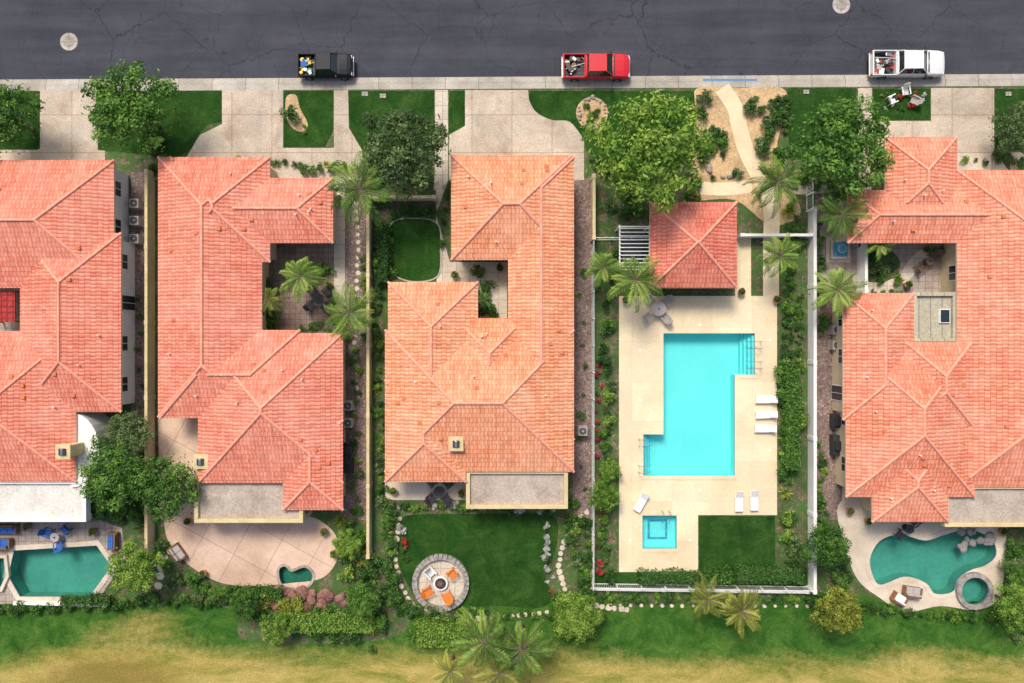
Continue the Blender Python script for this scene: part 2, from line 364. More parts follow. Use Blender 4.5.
# ---------------------------------------------------------------- ground
ky=lambda x:84.5-.0055*x
sheet('ground',[(-3000,-3000),(3000,-3000),(3000,3000),(-3000,3000)],'earth',-.16,holes)
FX=5000
sheet('lot_ground',PP([(-FX,ky(-FX)),(FX,ky(FX)),(FX,7000),(-FX,7000)]),'mulch',0,holes,thick=.16)
sheet('road',PP([(-FX,ky(-FX)),(FX,ky(FX)),(FX,ky(FX)-150),(-FX,ky(-FX)-150)]),'road',-.13)
sheet('opposite_verge',PP([(-FX,ky(-FX)-150),(FX,ky(FX)-150),(FX,-5000),(-FX,-5000)]),'lawnrear',0,thick=.13)
kb=MB()
for sgn,off in ((1,0),(-1,-150)):
    a=[P(-FX,ky(-FX)+off-2*sgn),P(FX,ky(FX)+off-2*sgn),P(FX,ky(FX)+off+1*sgn),P(-FX,ky(-FX)+off+1*sgn)]
    kb.frust(ccw(a),ccw(a),-.14,.012)
kb.obj('kerb',['kerb'],bevel=.02)
sheet('gutter',PP([(-FX,ky(-FX)-5.5),(FX,ky(FX)-5.5),(FX,ky(FX)-2),(-FX,ky(-FX)-2)]),'kerb',-.126)
sheet('pavement',PP([(-FX,ky(-FX)+1),(FX,ky(FX)+1),(FX,ky(FX)+7),(-FX,ky(-FX)+7)]),'kerb',.006)
wav=[(x,599+5*math.sin(x*.021)+3*math.sin(x*.05+1)+2*math.sin(x*.23)) for x in range(-300,1400,6)]
sheet('fairway',PP([(-FX,600)]+wav+[(FX,600),(FX,6900),(-FX,6900)]),'fairway',.004)
def conc(poly,z=.010,name='driveway',mat='concrete'): return sheet(name,PP(poly),mat,z)
def lawn(poly,z=.014,sm=0,mat='lawn'):
    p=smooth(poly,sm) if sm else poly
    return sheet('lawn',PP(p),mat,z)
conc([(-40,150),(38,150),(38,90),(105,90),(105,162),(-40,162)])
lawn([(-60,91),(40,91),(40,149),(-60,149)])
lawn([(96,91),(222,91),(222,122)]+sm_open([(222,122),(208,125),(198,136),(190,150),(178,156)],5)[1:]+[(160,156),(98,150)])
conc([(222,90),(283,90),(283,148),(334,148),(334,90),(348,90),(349,128),(362,150),(362,180),(270,180),(150,180),(186,158),(200,135),(222,124)])
lawn([(284,91),(333,91),(333,132),(325,147),(284,147)])
lawn([(348.5,91),(434,91),(434,150),(405,172),(372,172),(362,150),(349,127)])
conc([(435,90),(448,90),(448,180),(436,215),(450,262),(507,262),(507,325),(480,325),(480,290),(437,285),(432,215),(435,170)],name='footpath',mat='walk')
lawn([(449,91),(465,91),(465,125),(449,134)])
conc([(465,90),(528,90),(529,100)]+sm_open([(529,100),(536,112),(552,120),(570,122),(584,140)],5)[1:]+[(584,180),(449,180),(449,135),(465,126)])
lawn([(529,91),(600,91),(694,91),(696,120),(690,150),(672,172),(640,185),(602,165),(586,150)]+sm_open([(584,140),(570,122),(552,120),(536,112),(529,100)],5))
sheet('gravel_bed',PP(smooth([(696,89),(740,88),(782,88),(786,110),(777,150),(792,188),(800,215),(770,225),(735,200),(690,198),(692,160),(697,120)],5)),'sand',.010)
def strip(pts,w,z,name,mat,n=8):
    pts=sm_open(pts,n); L=[];R=[]
    for i,p in enumerate(pts):
        a=Vector(pts[max(i-1,0)]);b=Vector(pts[min(i+1,len(pts)-1)]);d=(b-a).normalized()
        L.append((p[0]-d.y*w/2,p[1]+d.x*w/2));R.append((p[0]+d.y*w/2,p[1]-d.x*w/2))
    sheet(name,PP(L+R[::-1]),mat,z)
strip([(722,88),(735,108),(740,130),(748,155),(762,182),(771,210),(771,245),(771,300)],16,.015,'footpath','deck')
strip([(700,188),(725,189),(752,186)],13,.019,'footpath','deck')
strip([(780,186),(800,190),(830,188)],9,.019,'footpath','walk')
lawn([(788,88),(856,88),(857,140),(846,165),(812,170),(790,150),(786,120)])
conc([(858,88),(872,88),(872,121),(931,121),(931,88),(994,88),(994,152),(1010,172),(956,172),(956,138),(884,138),(884,200),(840,205),(858,190)])
lawn([(873,89),(930,89),(930,120),(873,120)])
lawn([(995,89),(1150,89),(1150,150),(995,150)])
conc([(1010,152),(1150,152),(1150,172),(1010,172)])
for r in ((131,150,172,505),(340,366,182,520),(573,592,178,520),(815,842,190,520)):
    conc([(r[0],r[2]),(r[1],r[2]),(r[1],r[3]),(r[0],r[3])],.007,'gravel_strip','gravel')
lawn([(x,y) for x,y in smooth([(392,224),(412,219),(437,224),(440,250),(437,276),(412,281),(393,272),(389,248)],5)],.018)
sheet('planting_bed',PP([(373,190),(436,190),(436,285),(373,285)]),'mulch',.012)
rb=MB(); ring(rb,PP(smooth([(392,224),(412,219),(437,224),(440,250),(437,276),(412,281),(393,272),(389,248)],5)),.12,.01,.08); rb.obj('lawn_edging',['kerb'])
conc([(250,240),(343,240),(343,335),(250,335)],.011,'courtyard_paving','brownpave')
conc([(334,180),(345,180),(345,335),(334,335)],.016,'footpath','walk')
conc([(820,215),(960,215),(960,350),(850,350),(850,300),(820,300)],.011,'courtyard_paving','greydeck')
sheet('planting_bed',PP(smooth([(862,228),(884,226),(888,245),(900,262),(893,282),(872,285),(862,262)],5)),'mulch',.015)
strip([(858,287),(885,288),(905,276),(915,262),(930,252),(958,248)],12,.019,'footpath','walk')
conc([(-30,235),(22,235),(22,335),(-30,335)],.011,'courtyard_paving','greydeck')
sheet('pool_deck',PP([(619,296),(735,296),(735,238),(751,238),(751,296),(777,296),(777,515),(698,515),(698,572),(619,572)]),'deck',.012,[pool_main,pool_spa])
lawn([(699,516),(775,516),(775,570),(699,570)],.016)
lawn([(592,572),(810,572),(810,590),(592,590)],.008)
sheet('patio',PP([(-60,520),(100,520),(122,528),(126,560),(108,585),(96,604),(-60,604)]),'greydeck',.012,[pool_h1,pool_h1s])
sheet('patio',PP(smooth([(168,505),(200,505),(300,515),(325,524),(338,540),(337,560),(322,578),(290,583),(255,586),(222,583),(196,570),(180,556),(166,535)],5)),'pinkdeck',.012,[pool_h2])
sheet('patio',PP([(158,418),(200,418),(200,520),(160,520)]),'pinkdeck',.016)
sheet('patio',PP([(385,478),(470,478),(470,500),(385,500)]),'tandeck',.016)
lawn([(400,520),(430,514),(480,514),(530,513),(555,518),(557,545),(546,575),(552,596),(540,608),(500,606),(460,607),(424,602),(410,588),(398,560)],.012,5)
sheet('patio',PP(smooth([(838,505),(870,500),(930,520),(1000,520),(1006,540),(1004,575),(998,600),(975,610),(940,606),(905,612),(880,598),(858,580),(846,550)],5)),'tandeck',.012,[pool_h5,spa_h5])
conc([(842,480),(900,480),(900,515),(842,515)],.020,'patio','tandeck')
sheet('planting_bed',PP(smooth([(150,560),(175,556),(200,578),(250,590),(340,585),(352,530),(392,520),(394,600),(410,620),(380,640),(250,642),(235,612),(190,600),(150,598)],5)),'mulch',.018)
pool('swimming_pool',pool_main,'poolfloor','water',1.3,'deck')
pool('hot_tub',pool_spa,'poolfloor','water',.9,'deck')
pool('swimming_pool',pool_h1,'pooldeep','waterteal',1.3,'tandeck',.4)
pool('hot_tub',pool_h1s,'pooldeep','waterteal',.8,'tandeck',.25,ch=.25,wz=.1)
pool('garden_pond',pool_h2,'pond','waterteal',.6,'rock',.2)
pool('swimming_pool',pool_h5,'pooldeep','waterteal',1.2,'tandeck',.35)
pool('hot_tub',spa_h5,'pooldeep','waterteal',.8,'stone',.4,ch=.35,wz=.2)
st=MB()
for i in range(4):
    a=P(755-3.0*(i+1),333)[0]; b=P(755-3*i,333)[0]; y0=P(0,375)[1]; y1=P(0,333)[1]
    st.box(a,b-.002,y0+.002,y1-.002,-1.29,-.25-.27*i,0); st.box(a,a+.05,y0+.003,y1-.003,-.26-.27*i,-.245-.27*i,1)
    a=P(643+2.2*i,0)[0]; b=P(643+2.2*(i+1),0)[0]; y0=P(0,476)[1]; y1=P(0,434)[1]
    st.box(a+.002,b,y0+.002,y1-.002,-1.29,-.25-.27*i,0); st.box(b-.05,b,y0+.003,y1-.003,-.26-.27*i,-.245-.27*i,1)
cx,cy=P(659.5,532); st.box(cx-.9,cx+.9,cy-.9,cy+.9,-.89,-.885,1); st.box(cx-.7,cx+.7,cy-.7,cy+.7,-.889,-.87,0)
st.obj('pool_steps',['poolfloor','pooltile'])
def rail(px,py,ang):
    x,y=P(px,py); e=MB()
    for s in (-.3,.3):
        pts=[(-.6,s,0),(-.6,s,.7),(-.4,s,.9),(0,s,.85),(.5,s,.3),(.6,s,-.2)]
        e.tube(pts,[.03]*6)
    o=e.obj('pool_handrail',['steel'],loc=(x,y,0)); o.rotation_euler=(0,0,ang)
rail(753,345,math.pi); rail(753,365,math.pi); rail(645,442,0); rail(645,468,0); rail(665,517,-math.pi/2)
q=MB()
for (px,py) in ((640,350),(640,400),(648,420),(770,340),(770,450),(700,325),(700,490),(630,540),(690,540)):
    x,y=P(px,py); q.cyl(x,y,.13,.012,.022,0,14)
q.obj('skimmer_lids',['frame'])
# ---------------------------------------------------------------- houses
def house(rects,he,pitch,tile,wall,flats=(),garage=(),vents=12,chim=(),seed=0,name='stucco_house',walls=True,capc='cap'):
    rnd=random.Random(seed); e=empty(name); R=[]
    for i,r in enumerate(rects):
        ex=r[4] if len(r)>4 else 0
        a=P(r[0],r[3],he+ex);b=P(r[1],r[2],he+ex); R.append((a[0],b[0],a[1],b[1],he+ex+.007*i))
    def env(x,y,skip=None):
        z=-9
        for i,(x0,x1,y0,y1,zz) in enumerate(R):
            if x0<=x<=x1 and y0<=y<=y1: z=max(z,zz-.007*i+pitch*min(x-x0,x1-x,y-y0,y1-y))
        return z
    rb=MB(); cb=MB(); cs=1/math.cos(math.atan(pitch))
    for i,(x0,x1,y0,y1,z) in enumerate(R):
        w,d=x1-x0,y1-y0; t=min(w,d)/2; zr=z+pitch*t
        if w>=d: r0,r1=(x0+t,(y0+y1)/2,zr),(x1-t,(y0+y1)/2,zr)
        else: r0,r1=((x0+x1)/2,y0+t,zr),((x0+x1)/2,y1-t,zr)
        A,B,C,D=(x0,y0,z),(x1,y0,z),(x1,y1,z),(x0,y1,z)
        if w>=d: fc=[([A,B,r1,r0],0,-1),([B,C,r1],1,1),([C,D,r0,r1],0,1),([D,A,r0],1,-1)]
        else: fc=[([A,B,r0],0,-1),([B,C,r1,r0],1,1),([C,D,r1],0,1),([D,A,r0,r1],1,-1)]
        for vs,ax,sg in fc:
            if ax==0: uv=[(p[0],-sg*p[1]*cs) for p in vs]
            else: uv=[(p[1],-sg*p[0]*cs) for p in vs]
            rb.add(vs,[tuple(range(len(vs)))],0,[uv])
        zb=z-.2
        rb.add([A,B,C,D]+[(q[0],q[1],zb) for q in (A,B,C,D)],[(0,4,5,1),(1,5,6,2),(2,6,7,3),(3,7,4,0),(7,6,5,4)],1)
        lines=[(A,r0),(D,r0 if w>=d else r1),(B,r1 if w>=d else r0),(C,r1),(r0,r1)]
        for p,q in lines:
            p=Vector(p);q=Vector(q);L=(q-p).length
            if L<.3: continue
            dr=(q-p).normalized(); nn=Vector((-dr.y,dr.x,0)).normalized(); k=int(L/.42)
            for j in range(k):
                c=p+dr*(j+.5)*L/k; h=env(c.x,c.y)
                if h>c.z+.03: continue
                dl=.25; s2=env(c.x+nn.x*dl,c.y+nn.y*dl)+env(c.x-nn.x*dl,c.y-nn.y*dl)
                if s2>2*h-.04 : continue
                up=Vector((0,0,1))
                l=dr*(.5*L/k+.03); vs=[]
                for e_,zz in ((-1,.012),(1,.035)):
                    for a_ in range(6):
                        th=math.pi*a_/5; vs.append(c+l*e_+nn*math.cos(th)*.12+up*(math.sin(th)*.10+zz-.03))
                cb.add(vs,[(a_,a_+1,a_+7,a_+6) for a_ in range(5)]+[(0,1,2,3,4,5),(6,7,8,9,10,11)],0)
    rb.obj('tile_roof',[tile,'fascia'],e); cb.obj('ridge_tiles',[capc],e)
    vb=MB(); nv=0; tries=0
    while nv<vents and tries<600:
        tries+=1; r=rnd.choice(R); x=rnd.uniform(r[0]+1,r[1]-1); y=rnd.uniform(r[2]+1,r[3]-1); z=env(x,y)
        g=[env(x+a,y+b) for a,b in ((.4,0),(-.4,0),(0,.4),(0,-.4))]
        if abs(sum(g)-4*z)>.02: continue
        if rnd.random()<.75:
            vb.box(x-.17,x+.17,y-.14,y+.14,z-.1,z+.11,0)
        else: vb.cyl(x,y,.06,z-.1,z+.35,1,8)
        nv+=1
    if vents: vb.obj('roof_vents',[M['vent'],'frame'],e)
    if walls:
        wb=MB(); fb=MB(); gb=MB(); ov=.5; W=[]
        for i,(x0,x1,y0,y1,z) in enumerate(R):
            o=ov+.012*i; W.append((x0+o,x1-o,y0+o,y1-o)); wb.box(x0+o,x1-o,y0+o,y1-o,-.02,z-.19,0)
        def inside(x,y): return any(a<x<b and c<y<d for a,b,c,d in W)
        for i,(a,b,c,d) in enumerate(W):
            for side in 'NSEW':
                Ls=(b-a) if side in 'NS' else (d-c)
                if i in garage and side=='N':
                    cx=(a+b)/2; hw=min(2.4,Ls/2-.5)
                    fb.box(cx-hw-.12,cx+hw+.12,d-.05,d+.03,-.01,2.5,0); gb.box(cx-hw,cx+hw,d+.02,d+.06,0,2.38,1)
                    for q in range(1,4): gb.box(cx-hw,cx+hw,d+.055,d+.066,q*.6-.02,q*.6+.02,0)
                    continue
                n=int(Ls/3.2)
                for k in range(n):
                    t=(k+.5)/n*Ls
                    if side in 'NS':
                        x=a+t; y=d if side=='N' else c; oy=1 if side=='N' else -1
                        if inside(x,y+oy*.3) or inside(x-1,y+oy*.3) or inside(x+1,y+oy*.3): continue
                        ys=sorted((y-oy*.05,y+oy*.05)); yg=sorted((y,y+oy*.062)); zb=.9 if (k+i)%3 else .05
                        fb.box(x-.8,x+.8,*ys,zb-.08,2.28,0); gb.box(x-.72,x-.03,*yg,zb,2.2,0); gb.box(x+.03,x+.72,*yg,zb,2.2,0)
                    else:
                        y=c+t; x=b if side=='E' else a; ox=1 if side=='E' else -1
                        if inside(x+ox*.3,y) or inside(x+ox*.3,y-1) or inside(x+ox*.3,y+1): continue
                        xs=sorted((x-ox*.05,x+ox*.05)); xg=sorted((x,x+ox*.062)); zb=1.3 if (k+i)%3 else .05
                        fb.box(*xs,y-.7,y+.7,zb-.08,2.28,0); gb.box(*xg,y-.62,y-.03,zb,2.2,0); gb.box(*xg,y+.03,y+.62,zb,2.2,0)
        wb.obj('walls',[wall],e)
        if fb.v: fb.obj('window_frames',['frame'],e)
        if gb.v: gb.obj('windows_and_doors',['glass','garage'],e)
    for k,f in enumerate(flats):
        (x0,x1,y0,y1,h)=f[:5]; fm=f[5] if len(f)>5 else 'flat'; wm=f[6] if len(f)>6 else 'wallcap'
        a=P(x0,y1,h);b=P(x1,y0,h); q=MB(); t=.34
        q.box(a[0]+t,b[0]-t,a[1]+t,b[1]-t,h-.5,h-.28,0)
        q.box(a[0],b[0],a[1],a[1]+t,h-.65,h,1); q.box(a[0],a[0]+t,a[1]+t+.001,b[1],h-.66,h-.003,1); q.box(b[0]-t,b[0],a[1]+t+.001,b[1],h-.66,h-.003,1)
        q.box(a[0]+t,b[0]-t,b[1]-t,b[1],h-.65,h-.006,1)
        for cx in (a[0]+.3,(a[0]+b[0])/2,b[0]-.3):
            q.box(cx-.24,cx+.24,a[1]+.05,a[1]+.5,0,h-.64,1)
        q.obj('patio_roof',[fm,wm],e,bevel=.02)
    for (x,y,h,w) in chim:
        cx,cy=P(x,y,h); q=MB(); q.box(cx-w,cx+w,cy-w,cy+w,2.5,h-.25,0); q.box(cx-w-.12,cx+w+.12,cy-w-.12,cy+w+.12,h-.25,h-.1,0)
        q.box(cx-w*.55,cx+w*.55,cy-w*.55,cy+w*.55,h-.1,h+.05,1); q.box(cx-w*.2,cx+w*.2,cy-w*.5,cy+w*.5,h+.05,h+.1,2)
        q.obj('chimney',['wallcap','dark','steel'],e,bevel=.015)
    return e
M['vent']=plain('terracotta_vent',(.60,.19,.085),.8)
house([(-130,114,160,288),(20,121,233,412),(-130,76,331,482)],3.1,.36,'tilepink','stuccow',
      flats=[(-60,86,480,522,3.0,'flatw','stuccow')],garage=(0,),vents=18,chim=[(62,452,5.0,.5)],seed=1)
house([(158,262,157,417),(170,270,157,262),(205,333,178,243),(198,343,333,483),(283,343,420,510),(160,300,330,418)],3.1,.36,'tilepink','stucco',
      flats=[(194,303,468,523,3.0)],garage=(1,),vents=26,chim=[(200,462,3.6,.5)],seed=2)
house([(451,572,155,260),(508,574,157,440),(385,574,330,472),(388,478,282,420),(455,525,318,400),(385,466,380,482)],3.1,.36,'tileorange','stucco',
      flats=[(466,568,470,509,3.0)],garage=(0,),vents=26,chim=[(456,444,4.4,.5)],seed=3)
house([(885,957,137,222),(848,1045,190,243),(957,1080,170,487),(843,914,293,420),(846,975,342,497),(905,972,342,425,.35),(872,948,440,522)],3.1,.36,'tilepeach','stucco',
      flats=[(945,1100,485,527,3.0),(913,957,292,342,3.0,'flatg','flatg')],garage=(0,),vents=28,chim=[],seed=4)
house([(650,737,202,288)],2.8,.42,'tilered','stucco',vents=0,seed=5,name='pool_pavilion')
x,y=P(945,316,2.9); q=MB(); q.box(x-.45,x+.45,y-.6,y+.6,2.6,2.9,0); q.box(x-.38,x+.38,y-.53,y+.53,2.9,2.93,1); q.obj('skylight',['frame','glass'],bevel=.01)
pg=empty('pergola'); q=MB(); x0,y0=P(619,270,2.4); x1,y1=P(650,226,2.4)
for xx in (x0,x1-.1):
    for yy in (y0,y1-.1): q.box(xx,xx+.12,yy,yy+.12,0,2.3)
for yy in (y0,y1-.1): q.box(x0-.1,x1+.1,yy,yy+.1,2.3,2.45)
for xx in (x0,x1-.1): q.box(xx+.01,xx+.11,y0-.1,y1+.1,2.302,2.447)
for k in range(11): q.box(x0,x1,y0+.25+k*.33,y0+.32+k*.33,2.46,2.52)
q.obj('frame',['frame'],pg)
q=MB(); q.box(x0+.5,x1-.3,y0+.4,y1-.4,0,.9); q.box(x0+.6,x1-.5,y0+.7,y1-2,.9,1.2); q.obj('pool_equipment',['dark'],pg,bevel=.05)
q=MB(); a=P(-20,322,2.6); b=P(15,291,2.6); q.box(a[0],b[0],a[1],b[1],2.5,2.6,0)
for xx in (a[0],b[0]-.12):
    for yy in (a[1],b[1]-.12): q.box(xx,xx+.12,yy,yy+.12,0,2.498,0)
q.obj('lattice_pergola',['checker'])
q=MB(); c=P(72,450,2.8); arc=[(c[0]+2.4*math.cos(t),c[1]+3.2*math.sin(t)) for t in np.linspace(-math.pi/2,math.pi/2,16)]
q.frust(arc,arc,0,2.9); q.obj('curved_stair_wall',['stuccow'])
# ---------------------------------------------------------------- walls & fences
def wall(p0,p1,w,h,mat='stucco',cap='wallcap',name='boundary_wall'):
    a=Vector(P(*p0));b=Vector(P(*p1));d=(b-a);L=d.length;ang=math.atan2(d.y,d.x)
    e=empty(name,(a.x,a.y,0),ang)
    q=MB(); q.box(0,L,-w/2,w/2,-.02,h); q.obj('wall_body',[mat],e)
    q=MB(); k=max(1,int(L/1.0))
    for i in range(k): q.box(i*L/k,(i+1)*L/k-.012,-w/2-.03,w/2+.03,h+.002,h+.06)
    q.obj('coping',[cap],e)
    q=MB(); k=max(2,int(L/6)+1)
    for i in range(k):
        x=i*L/(k-1); q.box(x-.2,x+.2,-w/2-.06,w/2+.06,0,h+.1)
    q.obj('pillars',[mat],e,bevel=.02)
wall((154,175),(154,545),.2,1.3); wall((371,208),(371,552),.2,1.3)
wall((592,180),(592,240),.2,1.5); wall((809,212),(809,587),.22,1.2,'stuccow','stuccow')
wall((738,237),(806,237),.18,1.2,'stuccow','stuccow'); wall((373,200),(436,200),.2,1.3)
wall((858,225),(858,292),.2,1.4,'stuccow','stuccow')
wall((20,601),(108,603),.2,.5,'stuccow','stuccow','garden_wall')
wall((592,588),(806,591),.12,.35,'stuccow','stuccow','garden_wall')
def fence(p0,p1,h=1.5,mat='frame'):
    a=Vector(P(*p0));b=Vector(P(*p1));L=(b-a).length;ang=math.atan2(b.y-a.y,b.x-a.x)
    q=MB()
    for z in (.15,h-.1): q.box(0,L,-.025,.025,z,z+.05)
    k=int(L/2.4)+1
    for i in range(k+1): x=i*L/k; q.box(x-.045,x+.045,-.045,.045,0,h+.05)
    k=int(L/.16)
    for i in range(k): x=(i+.5)*L/k; q.box(x-.011,x+.011,-.011,.011,.1,h)
    o=q.obj('metal_fence',[mat],loc=(a.x,a.y,0)); o.rotation_euler=(0,0,ang)
fence((592,240),(592,583)); fence((592,583),(806,586),1.3); fence((592,240),(648,240),1.5); fence((806,180),(806,212))
# ---------------------------------------------------------------- foliage
rng=np.random.default_rng(11)
def leafquads(c,r,n,size,up=.35,asp=.5,tone=.5):
    d=rng.normal(size=(n,3)); d/=np.linalg.norm(d,axis=1)[:,None]
    d[:,2]=np.where(d[:,2]<-.35,-d[:,2],d[:,2])
    pos=np.array(c)+d*np.array(r)*(rng.uniform(.5,1.15,(n,1)))
    nr=d+np.array([0,0,up])+rng.normal(size=(n,3))*.5; nr/=np.linalg.norm(nr,axis=1)[:,None]
    t=np.cross(nr,rng.normal(size=(n,3))); t/=np.linalg.norm(t,axis=1)[:,None]; b=np.cross(nr,t)
    s=size*rng.uniform(.5,1.4,(n,1))
    q=np.stack([pos-t*s,pos-b*s*asp+nr*s*.15,pos+t*s,pos+b*s*asp+nr*s*.15],1)
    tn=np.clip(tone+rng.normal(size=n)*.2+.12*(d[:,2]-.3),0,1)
    return q,tn
def build_leafmesh(name,quads,tones,mats,trunk=None):
    Q=np.concatenate(quads); T=np.concatenate(tones); n=len(Q)
    V=Q.reshape(-1,3).tolist(); F=[[4*i,4*i+1,4*i+2,4*i+3] for i in range(n)]; mi=[0]*n; tn=T.tolist()
    if trunk:
        o=len(V); V+=[tuple(v) for v in trunk.v]; F+=[[o+i for i in f] for f in trunk.f]; mi+=[1]*len(trunk.f); tn+=[.5]*len(trunk.f)
    me=bpy.data.meshes.new(name); me.from_pydata(V,[],F)
    for m in mats: me.materials.append(M[m])
    me.polygons.foreach_set('material_index',mi)
    at=me.attributes.new('tone','FLOAT','FACE'); at.data.foreach_set('value',tn); me.update(); return me
def tree_mesh(name,R=4,Hc=4.2,ncl=46,nl=150,leaf=.2,fol='folA',seed=0):
    rnd=random.Random(seed); tk=MB(); qs=[];ts=[]
    tk.tube([(0,0,-.1),(.05,.05,Hc*.25),(.1,-.05,Hc*.45)],[.28,.22,.18])
    ph=rnd.uniform(0,6)
    for i in range(ncl):
        a=i*2.399+rnd.uniform(-.3,.3); rr=R*math.sqrt((i+.5)/ncl)*.88
        rr*=1+.13*math.sin(3*a+ph)+.10*math.sin(5*a+2*ph)+.05*math.sin(9*a)
        zz=Hc+R*.62*math.sqrt(max(0,1-(rr/(R*1.15))**2))*rnd.uniform(.3,1.0)-.3
        c=(rr*math.cos(a),rr*math.sin(a),zz); cr=R*rnd.uniform(.12,.22)
        q,t=leafquads(c,(cr,cr,cr*.7),int(nl*(cr/(R*.2))**1.5),leaf,tone=rnd.uniform(.15,.8)); qs.append(q);ts.append(t)
        if i%3==0: tk.tube([(.1,-.05,Hc*.42),(c[0]*.45,c[1]*.45,Hc*.45+(zz-Hc*.45)*.55),(c[0]*.95,c[1]*.95,zz-.1)],[.13,.08,.03],n=5)
    q,t=leafquads((0,0,Hc+.1),(R*.98,R*.98,R*.5),int(nl*7),leaf,tone=.5); qs.append(q);ts.append(t)
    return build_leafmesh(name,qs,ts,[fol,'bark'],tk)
def shrub_mesh(name,n=620,leaf=.1,fol='folA',seed=0,flower=0):
    rnd=random.Random(seed); qs=[];ts=[]
    for i in range(11):
        a=rnd.uniform(0,6.28); rr=.66*math.sqrt(rnd.random()); c=(rr*math.cos(a),rr*math.sin(a),.45+rnd.uniform(0,.35)*(1-rr))
        cr=rnd.uniform(.24,.42); q,t=leafquads(c,(cr,cr,cr*.9),n//11,leaf,tone=rnd.uniform(.2,.85)); qs.append(q);ts.append(t)
    tk=MB(); tk.tube([(0,0,-.05),(0,0,.5)],[.05,.03],n=5)
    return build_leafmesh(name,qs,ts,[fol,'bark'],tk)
def spiky_mesh(name,n=46,seed=0):
    rnd=random.Random(seed); q=[];t=[]
    for i in range(n):
        a=rnd.uniform(0,6.28); el=rnd.uniform(.15,1.3); d=np.array([math.cos(a)*math.cos(el),math.sin(a)*math.cos(el),math.sin(el)]); s=np.array([-math.sin(a),math.cos(a),0])*.055
        L=rnd.uniform(.75,1.05); m_=d*L*.55; e_=d*L+np.array([0,0,-.15]); q.append([s*.6,m_+s,e_,m_-s]); t.append(rnd.uniform(.2,.9))
    tk=MB(); tk.tube([(0,0,-.05),(0,0,.2)],[.1,.06],n=6)
    return build_leafmesh(name,[np.array(q)],[np.array(t)],['folB','bark'],tk)
def palm_mesh(name,R=2.3,Ht=5,nf=26,seed=0,fol='folC'):
    rnd=random.Random(seed); qs=[];ts=[]; tk=MB()
    tk.tube([(0,0,-.1),(.04,.03,.4),(.06,0,Ht*.5),(0,0,Ht)],[.3,.2,.16,.15],n=9)
    for f in range(nf):
        a=f*2.399+rnd.uniform(-.25,.25); el=rnd.uniform(.0,.95); L=R*rnd.uniform(.75,1.22)*(1.05-.1*el)
        dx,dy=math.cos(a),math.sin(a); pts=[]
        bend=rnd.uniform(-.3,.3)
        for k in range(15):
            s=k/14; hr=L*(math.sin(s*1.35)/math.sin(1.35))*math.cos(el*.35)**.5; z=Ht+L*(math.sin(el)*s-.58*s*s*(1-.25*el)); ls=bend*L*s*s
            pts.append(np.array([dx*hr-dy*ls,dy*hr+dx*ls,z]))
        tk.tube([tuple(p) for p in pts[::3]+[pts[-1]]],[.04,.035,.03,.022,.014,.008],n=4)
        side=np.array([-dy,dx,0]); tone=rnd.uniform(.15,.95)
        for k in range(1,15):
            p=pts[k]; d=pts[k]-pts[k-1]; d/=np.linalg.norm(d); s=k/14; ll=R*.21*math.sin(min(1,s*1.0+.18)*math.pi*.80+.25)+.07
            for m_ in (0,.5):
                for sg in (-1,1):
                    pp=p-d*m_*L/14; w=.045
                    tip=pp+(side*sg*.78+d*.6)*ll*rnd.uniform(.7,1.15)+np.array([0,0,-.3*ll+rnd.uniform(-.06,.06)])
                    q=np.array([[pp-d*w,pp+(tip-pp)*.5-d*w,tip,pp+(tip-pp)*.5+d*w]]); qs.append(q); ts.append(np.array([min(1,max(0,tone+rnd.uniform(-.2,.2)))]))
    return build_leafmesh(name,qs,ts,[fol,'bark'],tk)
def inst(name,me,px,py,h,sc,rot=None,fol=None,zs=None):
    x,y=P(px,py,h); o=bpy.data.objects.new(name,me); col.objects.link(o); o.location=(x,y,0)
    o.scale=(sc*random.uniform(.95,1.05),sc*random.uniform(.95,1.05),zs or sc); o.rotation_euler=(0,0,random.uniform(0,6.28) if rot is None else rot)
    if fol: o.material_slots[0].link='OBJECT'; o.material_slots[0].material=M[fol]
    return o
TR=[tree_mesh('tree_crown_%d'%i,4,4.2,66,105,.165,'folA',i+1) for i in range(4)]
SH=[shrub_mesh('shrub_leaves_%d'%i,440,.115,'folA',i+3) for i in range(5)]
SP=[spiky_mesh('agave_%d'%i,46,i) for i in range(2)]
PM=[palm_mesh('palm_fronds_%d'%i,2.4,4.6,19+3*i,i) for i in range(3)]
def tree(px,py,rpx,fol,i=0,name='leafy_tree'):
    s=rpx*S/4*1.0; inst(name,TR[i%4],px,py,4.8*s,s,fol=fol)
for i,(x,y,r,f) in enumerate([(2,115,35,'folA'),(130,108,43,'folA'),(405,150,42,'folB'),(650,150,55,'folC'),(843,148,46,'folA'),(1016,128,24,'folB'),
    (116,474,34,'folA'),(128,434,23,'folB'),(168,488,32,'folA'),(135,568,26,'folC'),(826,546,24,'folA'),(838,610,24,'folY'),(1016,606,23,'folC'),(577,618,23,'folC'),
    (362,600,17,'folA'),(604,495,16,'folC'),(276,628,16,'folC'),(348,545,15,'folC'),(1018,575,14,'folA'),(610,470,11,'folC'),(244,605,15,'folA'),(98,505,15,'folD')]):
    tree(x,y,r,f,i)
